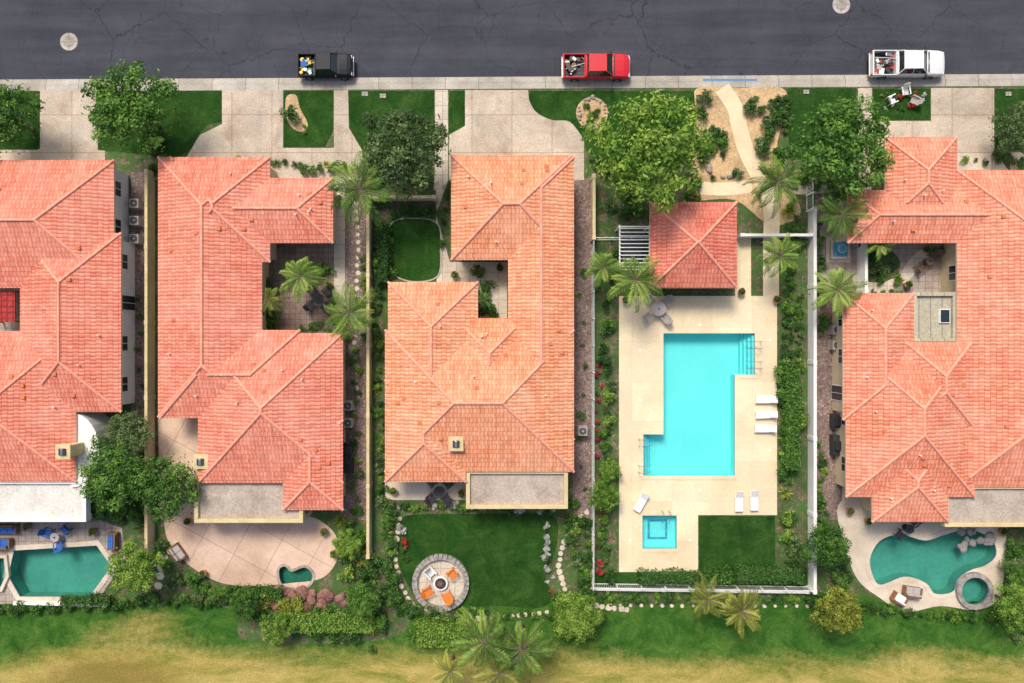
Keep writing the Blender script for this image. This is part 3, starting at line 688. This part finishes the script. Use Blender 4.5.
for i,(x,y,r,f) in enumerate([(360,190,29,'folC'),(350,313,24,'folC'),(300,277,20,'folC'),(268,300,15,'folY'),(636,280,25,'folC'),(603,268,18,'folC'),
    (778,182,26,'folC'),(842,215,23,'folC'),(838,290,23,'folC'),(781,256,20,'folC'),(484,642,28,'folC'),(522,650,30,'folC'),(500,674,25,'folY'),(708,600,19,'folY'),(742,612,21,'folY'),(450,672,17,'folY'),(484,300,9,'folA'),(880,245,13,'folC')]):
    s=r*S/2.35; z=max(.6,min(1.1,s*1.0)); inst('palm_tree',PM[i%3],x,y,4.6*z,s,fol=f,zs=z)
def shrub(x,y,r,fol='folA',name='shrub'):
    s=r*S*1.1
    if name=='shrub' and random.random()<.10: inst('agave',random.choice(SP),x,y,s*.4,s*.9,fol=random.choice(['folB','folY','folC']))
    else: inst(name,random.choice(SH),x,y,s*.8,s,fol=fol)
def row(x0,y0,x1,y1,n,r,j,fols,name='shrub'):
    for k in range(n):
        t=(k+.5)/n; shrub(x0+(x1-x0)*t+random.uniform(-j,j),y0+(y1-y0)*t+random.uniform(-j,j),r*random.uniform(.6,1.3),random.choice(fols),name)
G=['folA','folD','folB','folC','folA','folD']
row(608,300,606,585,30,7.5,5,G); row(600,345,599,580,26,3.8,3,['flower','flower','folD'],'flowering_shrub')
row(788,250,788,500,24,8,3,['folA','folC','folD']); row(800,290,800,370,10,6,2,G); row(791,362,792,470,16,10.5,5,['folA','folA','folC'])
row(788,510,800,580,14,8,5,G); row(630,245,600,290,8,7,6,G)
row(152,540,170,590,4,8,6,G)
row(378,215,378,400,20,5.5,3,['folD','folA','folC']); row(354,350,354,520,20,5.5,5,G); row(388,222,388,285,8,6,2,['folD','folA']); row(392,214,434,212,6,6,1,['folD'])
row(362,250,362,340,9,5,3,G); row(378,400,380,500,12,6,3,G)
row(398,508,560,508,32,5.5,4,['folD','folA','folC','floww']); row(386,500,392,605,24,7.5,4,G); row(570,505,586,600,26,6.5,7,G)
row(405,606,470,616,16,6,4,G); row(545,520,552,600,12,4,3,['folD','folA','floww','flower'],'flowering_shrub'); row(402,525,404,560,6,4,2,['folD','floww','flower'],'flowering_shrub')
row(590,520,588,600,14,6,4,G+['folY'])
row(345,520,380,640,38,8.5,13,G+['folY']); row(245,600,345,632,44,8.5,12,G+['folY']); row(175,575,240,600,14,7,5,G)
row(60,606,150,600,14,7,4,['folD','folA']); row(-10,610,60,608,12,6,3,G); row(100,505,145,520,10,8,8,G); row(95,440,140,520,14,10,10,['folD','folA']); row(150,600,240,606,14,5.5,4,['folD','folA','folB'])
row(412,634,468,634,20,8,6,['folC','folA']); row(560,612,600,622,8,8,6,['folC','folA'])
row(400,612,560,616,34,4.5,4,G); row(600,597,805,599,40,5,3,['folA','folD','folC']); row(805,600,870,612,10,6,5,G)
row(820,500,850,590,22,7.5,7,G); row(860,610,1010,618,28,5.5,4,G); row(1008,520,1024,640,16,9,7,G); row(822,230,822,330,14,6,4,G); row(868,232,880,284,14,7,6,G); row(893,262,900,285,5,5,3,G); row(925,248,950,248,5,5,2,G); row(862,292,905,292,5,4,1,G)
row(262,275,270,335,11,8,4,G+['folY']); row(285,272,330,272,8,7,3,G); row(335,300,342,340,6,7,3,G); row(155,135,158,172,6,8,5,['folD']); row(230,160,345,168,18,6,4,G+['folY']); row(300,325,330,328,6,6,3,G)
row(449,180,441,250,6,5,1,['folD']); row(480,265,490,318,8,7,5,['folA','folD']); row(592,150,650,200,16,8,9,G); row(600,205,645,215,8,7,4,G); row(690,205,700,175,4,8,4,G)
row(790,205,800,245,8,8,5,G); row(800,170,850,195,10,7,5,G); row(994,155,1030,165,6,7,3,G); row(960,160,1005,160,4,4,2,G); row(822,440,822,500,8,5,4,G)
row(139,290,139,500,12,4,3,G); row(582,260,582,500,10,4,3,G)
shrub(290,112,11,'folD'); row(300,125,308,135,2,4,2,['folC'])
row(355,165,430,178,9,7,4,G)
def ptin():
    pathp=sm_open([(722,90),(735,108),(740,130),(748,155),(762,182),(771,210)],6)
    while 1:
        x,y=random.uniform(698,790),random.uniform(94,205)
        if all(math.hypot(x-a,y-b)>15 for a,b in pathp) and not (y>178 and x<765): return x,y
for k in range(56):
    x,y=ptin(); shrub(x,y,random.choice([4,5,6,8,9,10]),random.choice(['folD','folD','folA','folB']))
def hedge(px0,px1,py0,py1,h,fol):
    a=P(px0,py1,h*.8);b=P(px1,py0,h*.8); w,d=b[0]-a[0],b[1]-a[1]; n=int((w*d+2*(w+d)*h)*110)
    f=rng.random(n); pos=np.zeros((n,3)); nr=np.zeros((n,3))
    top=f<(w*d)/(w*d+2*(w+d)*h)+.1
    pos[:,0]=rng.uniform(-w/2,w/2,n);pos[:,1]=rng.uniform(-d/2,d/2,n);pos[:,2]=h+.06*np.sin(pos[:,0]*3)+rng.normal(size=n)*.07; nr[:,2]=1
    s=~top; k=s.sum(); sd=rng.integers(0,4,k); zz=rng.uniform(0,h,k); xs=pos[s,0].copy(); ys=pos[s,1].copy(); nx=np.zeros(k); ny=np.zeros(k)
    xs[sd==0]=-w/2;nx[sd==0]=-1; xs[sd==1]=w/2;nx[sd==1]=1; ys[sd==2]=-d/2;ny[sd==2]=-1; ys[sd==3]=d/2;ny[sd==3]=1
    wob=.12*np.sin(xs*2.1+ys*1.7)
    pos[s]=np.stack([xs+nx*wob+rng.normal(size=k)*.1,ys+ny*wob+rng.normal(size=k)*.1,zz],1); nr[s]=np.stack([nx,ny,np.full(k,.2)],1)
    nr=nr+rng.normal(size=(n,3))*.5; nr/=np.linalg.norm(nr,axis=1)[:,None]
    t=np.cross(nr,rng.normal(size=(n,3))); t/=np.linalg.norm(t,axis=1)[:,None]; b_=np.cross(nr,t); sz=.09*rng.uniform(.6,1.4,(n,1))
    q=np.stack([pos-t*sz,pos-b_*sz*.6,pos+t*sz,pos+b_*sz*.6],1)
    tk=MB(); tk.box(-w/2+.18,w/2-.18,-d/2+.18,d/2-.18,0,h-.18)
    me=build_leafmesh('hedge',[q],[np.clip(.5+rng.normal(size=n)*.22,0,1)],[fol,'folD'],tk)
    o=bpy.data.objects.new('hedge',me); col.objects.link(o); o.location=((a[0]+b[0])/2,(a[1]+b[1])/2,0)
hedge(640,702,572,584,.9,'folD'); hedge(704,735,570,584,.9,'folA'); hedge(737,803,568,583,1.0,'folD')
hedge(285,372,612,632,1.1,'folC'); hedge(417,466,622,646,1.1,'folC'); hedge(236,282,588,600,.8,'folA'); hedge(378,388,225,282,1.0,'folD')
hedge(557,594,598,636,1.6,'folC'); hedge(62,110,597,606,.8,'folD'); hedge(785,799,368,470,1.2,'folA')
def boulders(pts,r,mat='rock',name='boulder'):
    for (x,y) in pts:
        bm=bmesh.new(); bmesh.ops.create_icosphere(bm,subdivisions=2,radius=1)
        for v in bm.verts: v.co*=random.uniform(.8,1.15)
        me=bpy.data.meshes.new(name); bm.to_mesh(me); bm.free(); me.materials.append(M[mat])
        o=bpy.data.objects.new(name,me); col.objects.link(o); a=P(x,y); k=r*random.uniform(.6,1.3); o.location=(a[0],a[1],k*.25); o.scale=(k,k*random.uniform(.6,1),k*.6); o.rotation_euler=(0,0,random.uniform(0,3))
boulders([ptin() for _ in range(14)],.32)
boulders([(270+random.uniform(-4,75),598+random.uniform(-9,11)) for _ in range(42)],.5,'redrock','pond_rock')
boulders([(592+math.cos(t)*random.uniform(12,16),113+math.sin(t)*random.uniform(12,16)) for t in np.linspace(0,6.28,22)],.2)
sheet('planting_bed',PP(circ(592,113,16,24)),'sand',.019); row(585,108,600,118,9,4,5,['folD','folA','folC'])
sheet('planting_bed',PP(smooth([(286,98),(296,95),(300,108),(308,125),(300,132),(288,122)],4)),'sand',.018)
boulders([(978+random.uniform(-20,14),543+random.uniform(-12,6)) for _ in range(18)],.34,'stone','pool_rock')
ss=MB()
def stones(pts,r=.3,n=14):
    pts=sm_open(pts,8)
    L=[0]
    for i in range(1,len(pts)): L.append(L[-1]+math.dist(pts[i],pts[i-1]))
    for k in range(n):
        t=L[-1]*(k+.5)/n; i=max(j for j in range(len(L)) if L[j]<=t); i=min(i,len(pts)-2)
        u=(t-L[i])/(L[i+1]-L[i]+1e-6); x,y=P(pts[i][0]+(pts[i+1][0]-pts[i][0])*u+random.uniform(-1,1),pts[i][1]+(pts[i+1][1]-pts[i][1])*u)
        rr=r*random.uniform(.8,1.15)
        pl=[(x+rr*random.uniform(.75,1.1)*math.cos(a),y+rr*random.uniform(.75,1.1)*math.sin(a)) for a in np.linspace(0,6.28,8)[:-1]]
        ss.frust(pl,pl,0,.045)
stones([(400,515),(396,545),(400,580),(415,606),(450,618),(500,617),(550,612)],.26,34); stones([(588,510),(572,530),(560,552),(562,580),(575,600),(600,606),(630,610)],.30,26)
stones([(355,200),(358,260),(355,330),(358,400)],.22,26); stones([(605,605),(700,606),(812,606)],.18,20); stones([(180,540),(164,560),(158,590)],.4,6)
ss.obj('stepping_stones',['tandeck'])
fx,fy=P(441,582); fp=empty('fire_pit',(fx,fy,0)); q=MB()
for k in range(36):
    ro=2.32; a=2*math.pi*k/36; Mx=Matrix.Translation((ro*math.cos(a),ro*math.sin(a),0))@Matrix.Rotation(a,4,'Z')
    q.box(-.24,.24,-.19,.19,0,.4+random.uniform(-.02,.02),0,Mx)
q.obj('stone_ring',['stone'],fp,bevel=.03)
q=MB(); q.cyl(0,0,2.1,0,.05,0,36); q.obj('gravel_floor',['walk'],fp)
q=MB(); q.cyl(0,0,.55,.05,.4,0,20,.65); q.cyl(0,0,.5,.4,.44,1,20)
for k in range(9):
    a=k*.9; q.tube([(.3*math.cos(a),.3*math.sin(a),.45),(-.25*math.cos(a+.4),-.25*math.sin(a+.4),.55)],[.05,.04],2,6)
q.obj('fire_bowl',['frame','dark','wood'],fp,bevel=.02)
def chair(x,y,rot,mat,parent=None,name='garden_chair',sc=1):
    e=empty(name,(x,y,0),rot); e.scale=(sc,sc,sc)
    if parent: e.parent=parent
    q=MB()
    for k in range(5): q.box(-.3+k*.12,-.2+k*.12,-.3,.3,.36-.02*k,.39-.02*k)
    Mx=Matrix.Translation((-.3,0,.35))@Matrix.Rotation(-.35,4,'Y')
    for k in range(5): q.box(-.02,.02,-.29+k*.12,-.19+k*.12,0,.62+.05*(2-abs(k-2)),0,Mx)
    for s in (-1,1):
        q.box(-.4,.35,s*.33-.05,s*.33+.05,.55,.58); q.box(.28,.34,s*.33-.03,s*.33+.03,0,.549); q.box(-.4,-.34,s*.33-.03,s*.33+.03,0,.549)
    q.obj('slats',[mat],e)
for a,mt in ((.7,'orange'),(2.3,'white'),(3.7,'orange'),(5.2,'orange')): chair(1.3*math.cos(a),1.3*math.sin(a),a+math.pi,mt,fp,sc=1.1)
# ---------------------------------------------------------------- furniture
def lounger(px,py,rot):
    x,y=P(px,py); e=empty('sun_lounger',(x,y,.012),rot); q=MB()
    for k in range(8): q.box(-.95+k*.155,-.81+k*.155,-.3,.3,.32,.36)
    Mx=Matrix.Translation((.3,0,.33))@Matrix.Rotation(-.5,4,'Y')
    for k in range(5): q.box(k*.14,k*.14+.12,-.3,.3,0,.04,0,Mx)
    q.obj('slats',['white'],e); q=MB()
    for s in (-.32,.32):
        q.box(-.97,.32,s-.03,s+.03,.28,.34)
        for xx in (-.85,.25,.7): q.box(xx-.03,xx+.03,s-.029,s+.029,0,.279 if xx<.5 else .2)
        q.box(.25,.75,s-.025,s+.025,.2,.26)
    q.obj('frame',['white'],e)
for a in ((765,399,0),(765,414,.05),(764,428,0),(641,501,1.05),(738,500,1.57),(753,499,1.6)): lounger(*a)
def table(px,py,r=.55,mat='white',chm='white',n=4,h0=0):
    x,y=P(px,py); q=MB(); e=empty('patio_table',(x,y,.012)); q.cyl(0,0,r,.7,.74,0,28); q.cyl(0,0,.05,.03,.7,0,10); q.cyl(0,0,.3,0,.03,0,16); q.cyl(0,0,.06,.745,.85,1,10); q.obj('table_top_and_base',[mat,'dark'],e)
    for k in range(n):
        a=.7+k*2*math.pi/n; chair((r+.45)*math.cos(a),(r+.45)*math.sin(a),a+math.pi,chm,e,'chair_%d'%k)
M['greyt']=plain('grey_furniture',(.42,.38,.36),.6)
M['brownf']=plain('wicker',(.20,.13,.09),.8)
table(657,309,.65,'greyt','greyt'); table(320,299,.5,'dark','dark'); table(440,490,.5,'dark','dark'); table(905,527,.4,'dark','dark',2)
table(60,535,.4,'greyt','blue',3); table(925,262,.35,'brownf','brownf',2)
def sofa(px,py,rot,L,mat):
    x,y=P(px,py); e=empty('garden_sofa',(x,y,.012),rot); q=MB(); q.box(-L/2,L/2,-.4,.4,.05,.35); q.box(-L/2,L/2,.3,.45,.35,.8); q.box(-L/2-.12,-L/2,-.4,.45,.05,.6); q.box(L/2,L/2+.12,-.4,.45,.05,.6); q.obj('frame',['wood'],e,bevel=.02)
    q=MB(); n=int(L/.65)
    for k in range(n): q.box(-L/2+k*L/n+.01,-L/2+(k+1)*L/n-.01,-.4,.28,.36,.5); q.box(-L/2+k*L/n+.02,-L/2+(k+1)*L/n-.02,.14,.29,.51,.85)
    q.obj('cushions',[mat],e,bevel=.04)
sofa(8,528,0,2.0,'blue'); sofa(5,542,3.14,1.4,'blue'); sofa(115,540,-1.6,1.3,'blue'); sofa(180,551,2.2,1.3,'greyt'); sofa(910,590,3.0,1.3,'greyt'); sofa(897,597,2.6,1.0,'white')
def pot(px,py,r=.3,fol='folA'):
    x,y=P(px,py); e=empty('potted_plant',(x,y,.012)); q=MB(); q.cyl(0,0,r*.7,0,.45,0,14,r); ring(q,[(r*.95*math.cos(t),r*.95*math.sin(t)) for t in np.linspace(0,6.28,13)[:-1]],.05,.45,.52,0); q.cyl(0,0,r*.9,.44,.47,1,14); q.obj('pot',['terracotta','mulch'],e)
    o=bpy.data.objects.new('leaves',random.choice(SH)); col.objects.link(o); o.parent=e; o.location=(0,0,.35); o.scale=(r*1.4,)*3; o.material_slots[0].link='OBJECT'; o.material_slots[0].material=M[fol]
for a in ((190,520),(325,530),(335,552),(205,572),(275,250+40),(330,285),(394,490),(462,492),(848,510),(1000,530),(30,525),(95,530),(118,555),(945,255),(905,285),(740,292),(775,300),(625,300),(455,275),(500,268),(866,520),(340,200),(240,165)): pot(*a,fol=random.choice(G))
def hvac(px,py):
    x,y=P(px,py); e=empty('air_conditioner',(x,y,0)); q=MB(); q.box(-.45,.45,-.45,.45,0,.08,2); q.box(-.4,.4,-.4,.4,.081,.85,0); q.cyl(0,0,.33,.85,.87,1,20)
    for k in range(6): q.box(-.33,.33,-.28+k*.11,-.26+k*.11,.871,.885,0)
    q.cyl(0,0,.09,.885,.9,0,12)
    q.obj('casing',['greyt','black','kerb'],e,bevel=.01)
for a in ((139,205),(139,222),(139,240),(350,405),(350,422),(833,330),(833,345),(582,430)): hvac(*a)
def grill(px,py,L=1.8,rot=math.pi/2):
    x,y=P(px,py); e=empty('barbecue_grill',(x,y,0),rot); q=MB(); q.box(-L/2,L/2,-.35,.35,0,.85,0); q.box(-.4,.4,-.3,.3,.86,1.15,1); q.cyl(.0,0,.03,1.15,1.2,1,8); q.box(-L/2,-.45,-.34,.34,.86,.9,1); q.obj('grill_body',['dark','black'],e,bevel=.03)
grill(350,458,2.4); grill(833,444,1.8); grill(833,420,1.2)
x,y=P(838,250); e=empty('garden_fountain',(x,y,0)); q=MB(); q.box(-1.1,1.1,-1.1,1.1,0,.06,0)
ring(q,[(-.65,-.65),(.65,-.65),(.65,.65),(-.65,.65)],.18,.06,.45,0); q.box(-.65,.65,-.65,.65,.06,.36,1); q.cyl(0,0,.12,.36,.7,0,12); q.cyl(0,0,.15,.7,.82,0,20,.4); q.cyl(0,0,.33,.822,.826,1,20)
q.obj('basin',['tandeck',M['pooltile']],e)
row(880,94,925,96,8,3.2,3,['floww','flower','folD','folC'],'flowering_shrub'); row(885,106,918,108,7,3.2,3,['floww','flower','folD'],'flowering_shrub')
X,Y=P(890,101); chair(X,Y,.4,'white'); X,Y=P(912,102); chair(X,Y,2.7,'greyt'); X,Y=P(903,93); chair(X,Y,-1.4,'white')
for (px,py) in ((365,94),(806,92),(383,96),(1008,94)):
    x,y=P(px,py); q=MB(); q.box(-.3,.3,-.22,.22,0,.03,1); q.box(-.25,.25,-.17,.17,.031,.05,0); q.obj('utility_cover',['kerb','dark'],loc=(x,y,.02))
for (px,py) in ((68,41),(842,4)):
    x,y=P(px,py); q=MB(); q.cyl(0,0,.8,-.127,-.122,0,32); q.cyl(0,0,.5,-.121,-.114,1,28)
    for k in range(5): q.box(-.35,.35,-.3+k*.14,-.26+k*.14,-.1135,-.108,0)
    q.obj('manhole_cover',['kerb','stone'],loc=(x,y,0))
q=MB()
for a,b,m_ in ((703,757,0),):
    p0=P(a,ky(a)-1.9);p1=P(b,ky(b)+.6); q.box(p0[0],p1[0]-.01,p1[1],p0[1],-.1,.017,m_)
q.obj('painted_kerb',['bluek'])
# ---------------------------------------------------------------- trucks
def truck(px,py,L,Wd,paint,cargo,seed=0,double=True):
    rnd=random.Random(seed); x,y=P(px,py,.6); e=empty('pickup_truck',(x,y,-.126)); w=Wd/2; k=L/5.8
    def X(t): return (t-2.9)*k
    q=MB()
    stn=[(2.0,w,1.12),(2.9,w,1.14),(4.1,w,1.14),(4.3,w,1.16),(5.2,w*.985,1.08),(5.55,w*.95,1.0),(5.7,w*.86,.9)]
    rings=[]
    for t,ww,zt in stn: rings.append([(X(t),-ww*.96,.35),(X(t),-ww,.6),(X(t),-ww,zt-.14),(X(t),-ww*.9,zt-.02),(X(t),-ww*.45,zt+.025),(X(t),0,zt+.035),(X(t),ww*.45,zt+.025),(X(t),ww*.9,zt-.02),(X(t),ww,zt-.14),(X(t),ww,.6),(X(t),ww*.96,.35)])
    n=11; vs=[p for r in rings for p in r]; fs=[]
    for i in range(len(rings)-1):
        for j in range(n-1): fs.append((i*n+j,(i+1)*n+j,(i+1)*n+j+1,i*n+j+1))
        fs.append((i*n+n-1,(i+1)*n+n-1,(i+1)*n,i*n))
    fs+= [tuple(range(n)),tuple(range((len(rings)-1)*n,len(rings)*n))]
    q.add(vs,fs,0); q.obj('cab_and_bonnet',[paint],e,bevel=.03,smooth=False)
    q=MB(); t=.09
    q.box(X(.12),X(1.98),-w+.01,-w+.01+t,.5,1.08); q.box(X(.12),X(1.98),w-.01-t,w-.01,.5,1.08); q.box(X(.08),X(.12)+t,-w+.02,w-.02,.5,1.06); q.box(X(1.98)-t,X(1.99),-w+.12,w-.12,.5,1.09)
    q.obj('bed_sides',[paint],e,bevel=.03)
    q=MB(); q.box(X(.2),X(1.95),-w+.1,w-.1,.5,.58)
    for kk in range(7): yy=-w+.22+kk*(2*w-.44)/6; q.box(X(.22),X(1.93),yy-.03,yy+.03,.581,.6)
    for s in (-1,1): q.box(X(.8),X(1.45),*sorted((s*(w-.3),s*(w-.11))),.58,.8)
    q.obj('bed_floor',['dark'],e,bevel=.01)
    a=[(X(2.08),-w*.9),(X(4.32),-w*.9),(X(4.32),w*.9),(X(2.08),w*.9)]; b=[(X(2.22),-w*.72),(X(3.68),-w*.72),(X(3.68),w*.72),(X(2.22),w*.72)]
    q=MB(); q.frust(a,b,1.1,1.70); q.obj('windows',['glass'],e)
    q=MB(); b2=[(X(2.2),-w*.75),(X(3.72),-w*.73),(X(3.72),w*.73),(X(2.2),w*.75)]; q.frust(b2,[(p[0]*.97+X(2.95)*.03,p[1]*.95) for p in b2],1.69,1.76)
    for s in (-1,1):
        for (ta,tb,wd) in ((2.08,2.22,.12),(4.32,3.70,.08),(3.15,3.0,.07)):
            q.tube([(X(ta),s*w*.905,1.1),(X(tb),s*w*.725,1.71)],[wd*.55,wd*.5],n=6)
    q.obj('cab_roof',[paint],e,bevel=.025)
    q=MB(); q.box(X(5.68),X(5.82),-w*.86,w*.86,.42,.66); q.box(X(-.02),X(.1),-w*.92,w*.92,.42,.62); q.obj('bumpers',['steel'],e,bevel=.03)
    q=MB(); q.box(X(5.66),X(5.735),-w*.5,w*.5,.66,.88)
    for s in (-1,1): q.box(X(4.05),X(4.18),*sorted((s*w,s*(w+.2))),1.12,1.28)
    q.box(X(4.33),X(4.42),-w*.8,w*.8,1.155,1.19)
    q.obj('grille_and_mirrors',['black'],e,bevel=.02)
    q=MB()
    for s in (-1,1): q.box(X(5.5),X(5.7),*sorted((s*w*.6,s*w*.88)),.72,.93)
    q.obj('headlights',['lens'],e,bevel=.02)
    q=MB()
    for s in (-1,1): q.box(X(.05),X(.12),*sorted((s*w*.82,s*(w-.02))),.7,1.0)
    q.obj('tail_lights',['redf'],e)
    q=MB()
    for tx in (1.1,4.75):
        for s in (-1,1):
            Mx=Matrix.Translation((X(tx),s*(w-.13),.37))@Matrix.Rotation(math.pi/2,4,'X')
            q.cyl(0,0,.37,-.12,.15 if s<0 else .12,0,24,M4=Mx); q.cyl(0,0,.2,-.16,.16,1,16,M4=Mx)
    q.obj('wheels',['black','steel'],e)
    q=MB()
    for s in (-1,1):
        for tt in (3.05,4.15): q.box(X(tt)-.008,X(tt)+.008,*sorted((s*(w-.01),s*(w+.004))),.5,1.02)
    q.box(X(4.42),X(4.44),-w*.85,w*.85,1.15,1.18); q.obj('panel_seams',['black'],e)
    q=MB()
    for c in range(cargo[0]):
        cx=X(rnd.uniform(.4,1.75)); cy=rnd.uniform(-w*.68,w*.68); s=rnd.uniform(.1,.28); Mx=Matrix.Translation((cx,cy,0))@Matrix.Rotation(rnd.uniform(0,3),4,'Z')
        if c%3==0: q.cyl(cx,cy,s*.8,.6,.6+rnd.uniform(.2,.6),c%5,14)
        else: q.box(-s,s,-s*rnd.uniform(.3,1),s*rnd.uniform(.3,1),.6,.62+rnd.uniform(.15,.5),c%5,Mx)
    q.tube([(X(.3),-.3,1.0),(X(1.9),.2,1.1)],[.03,.03],3,6); q.tube([(X(.3),.5,.95),(X(1.9),.35,1.1)],[.03,.03],4,6)
    q.obj('bed_cargo',cargo[1],e,bevel=.015)
truck(325.5,66,5.0,2.0,'blackp',(15,['yellow','greenp','white','yellow','blue']),1)
truck(596,67,6.1,2.15,'red',(14,['dark','dark','greyt','steel','wood']),2)
truck(907,64,6.6,2.25,'whitep',(22,['redf','greyt','dark','steel','white']),3)
# ---------------------------------------------------------------- light, sky, camera
w=bpy.data.worlds.new('World'); scene.world=w; w.use_nodes=True; nt=w.node_tree
sky=nt.nodes.new('ShaderNodeTexSky'); sky.sky_type='NISHITA'; sky.sun_disc=False
el=math.radians(52); az=math.radians(-22)
sky.sun_elevation=el; sky.sun_rotation=az; sky.dust_density=4; sky.air_density=1.0; sky.ozone_density=.4
bg=nt.nodes['Background']; bg.inputs['Strength'].default_value=.145; nt.links.new(sky.outputs[0],bg.inputs[0])
sd=bpy.data.lights.new('sun','SUN'); sd.energy=3.0; sd.angle=math.radians(18); sd.color=(1,.94,.84)
so=bpy.data.objects.new('sun',sd); col.objects.link(so)
dv=Vector((math.sin(az)*math.cos(el),math.cos(az)*math.cos(el),math.sin(el))); so.rotation_euler=(-dv).to_track_quat('-Z','Y').to_euler(); so.location=(0,0,50)
cd=bpy.data.cameras.new('camera'); cd.lens=24; cd.sensor_width=36; cd.clip_end=6000; cd.clip_start=.5
co=bpy.data.objects.new('camera',cd); col.objects.link(co); co.location=(0,0,H); co.rotation_euler=(0,0,0); scene.camera=co
scene.view_settings.view_transform='Standard'; scene.view_settings.look='None'; scene.view_settings.exposure=0
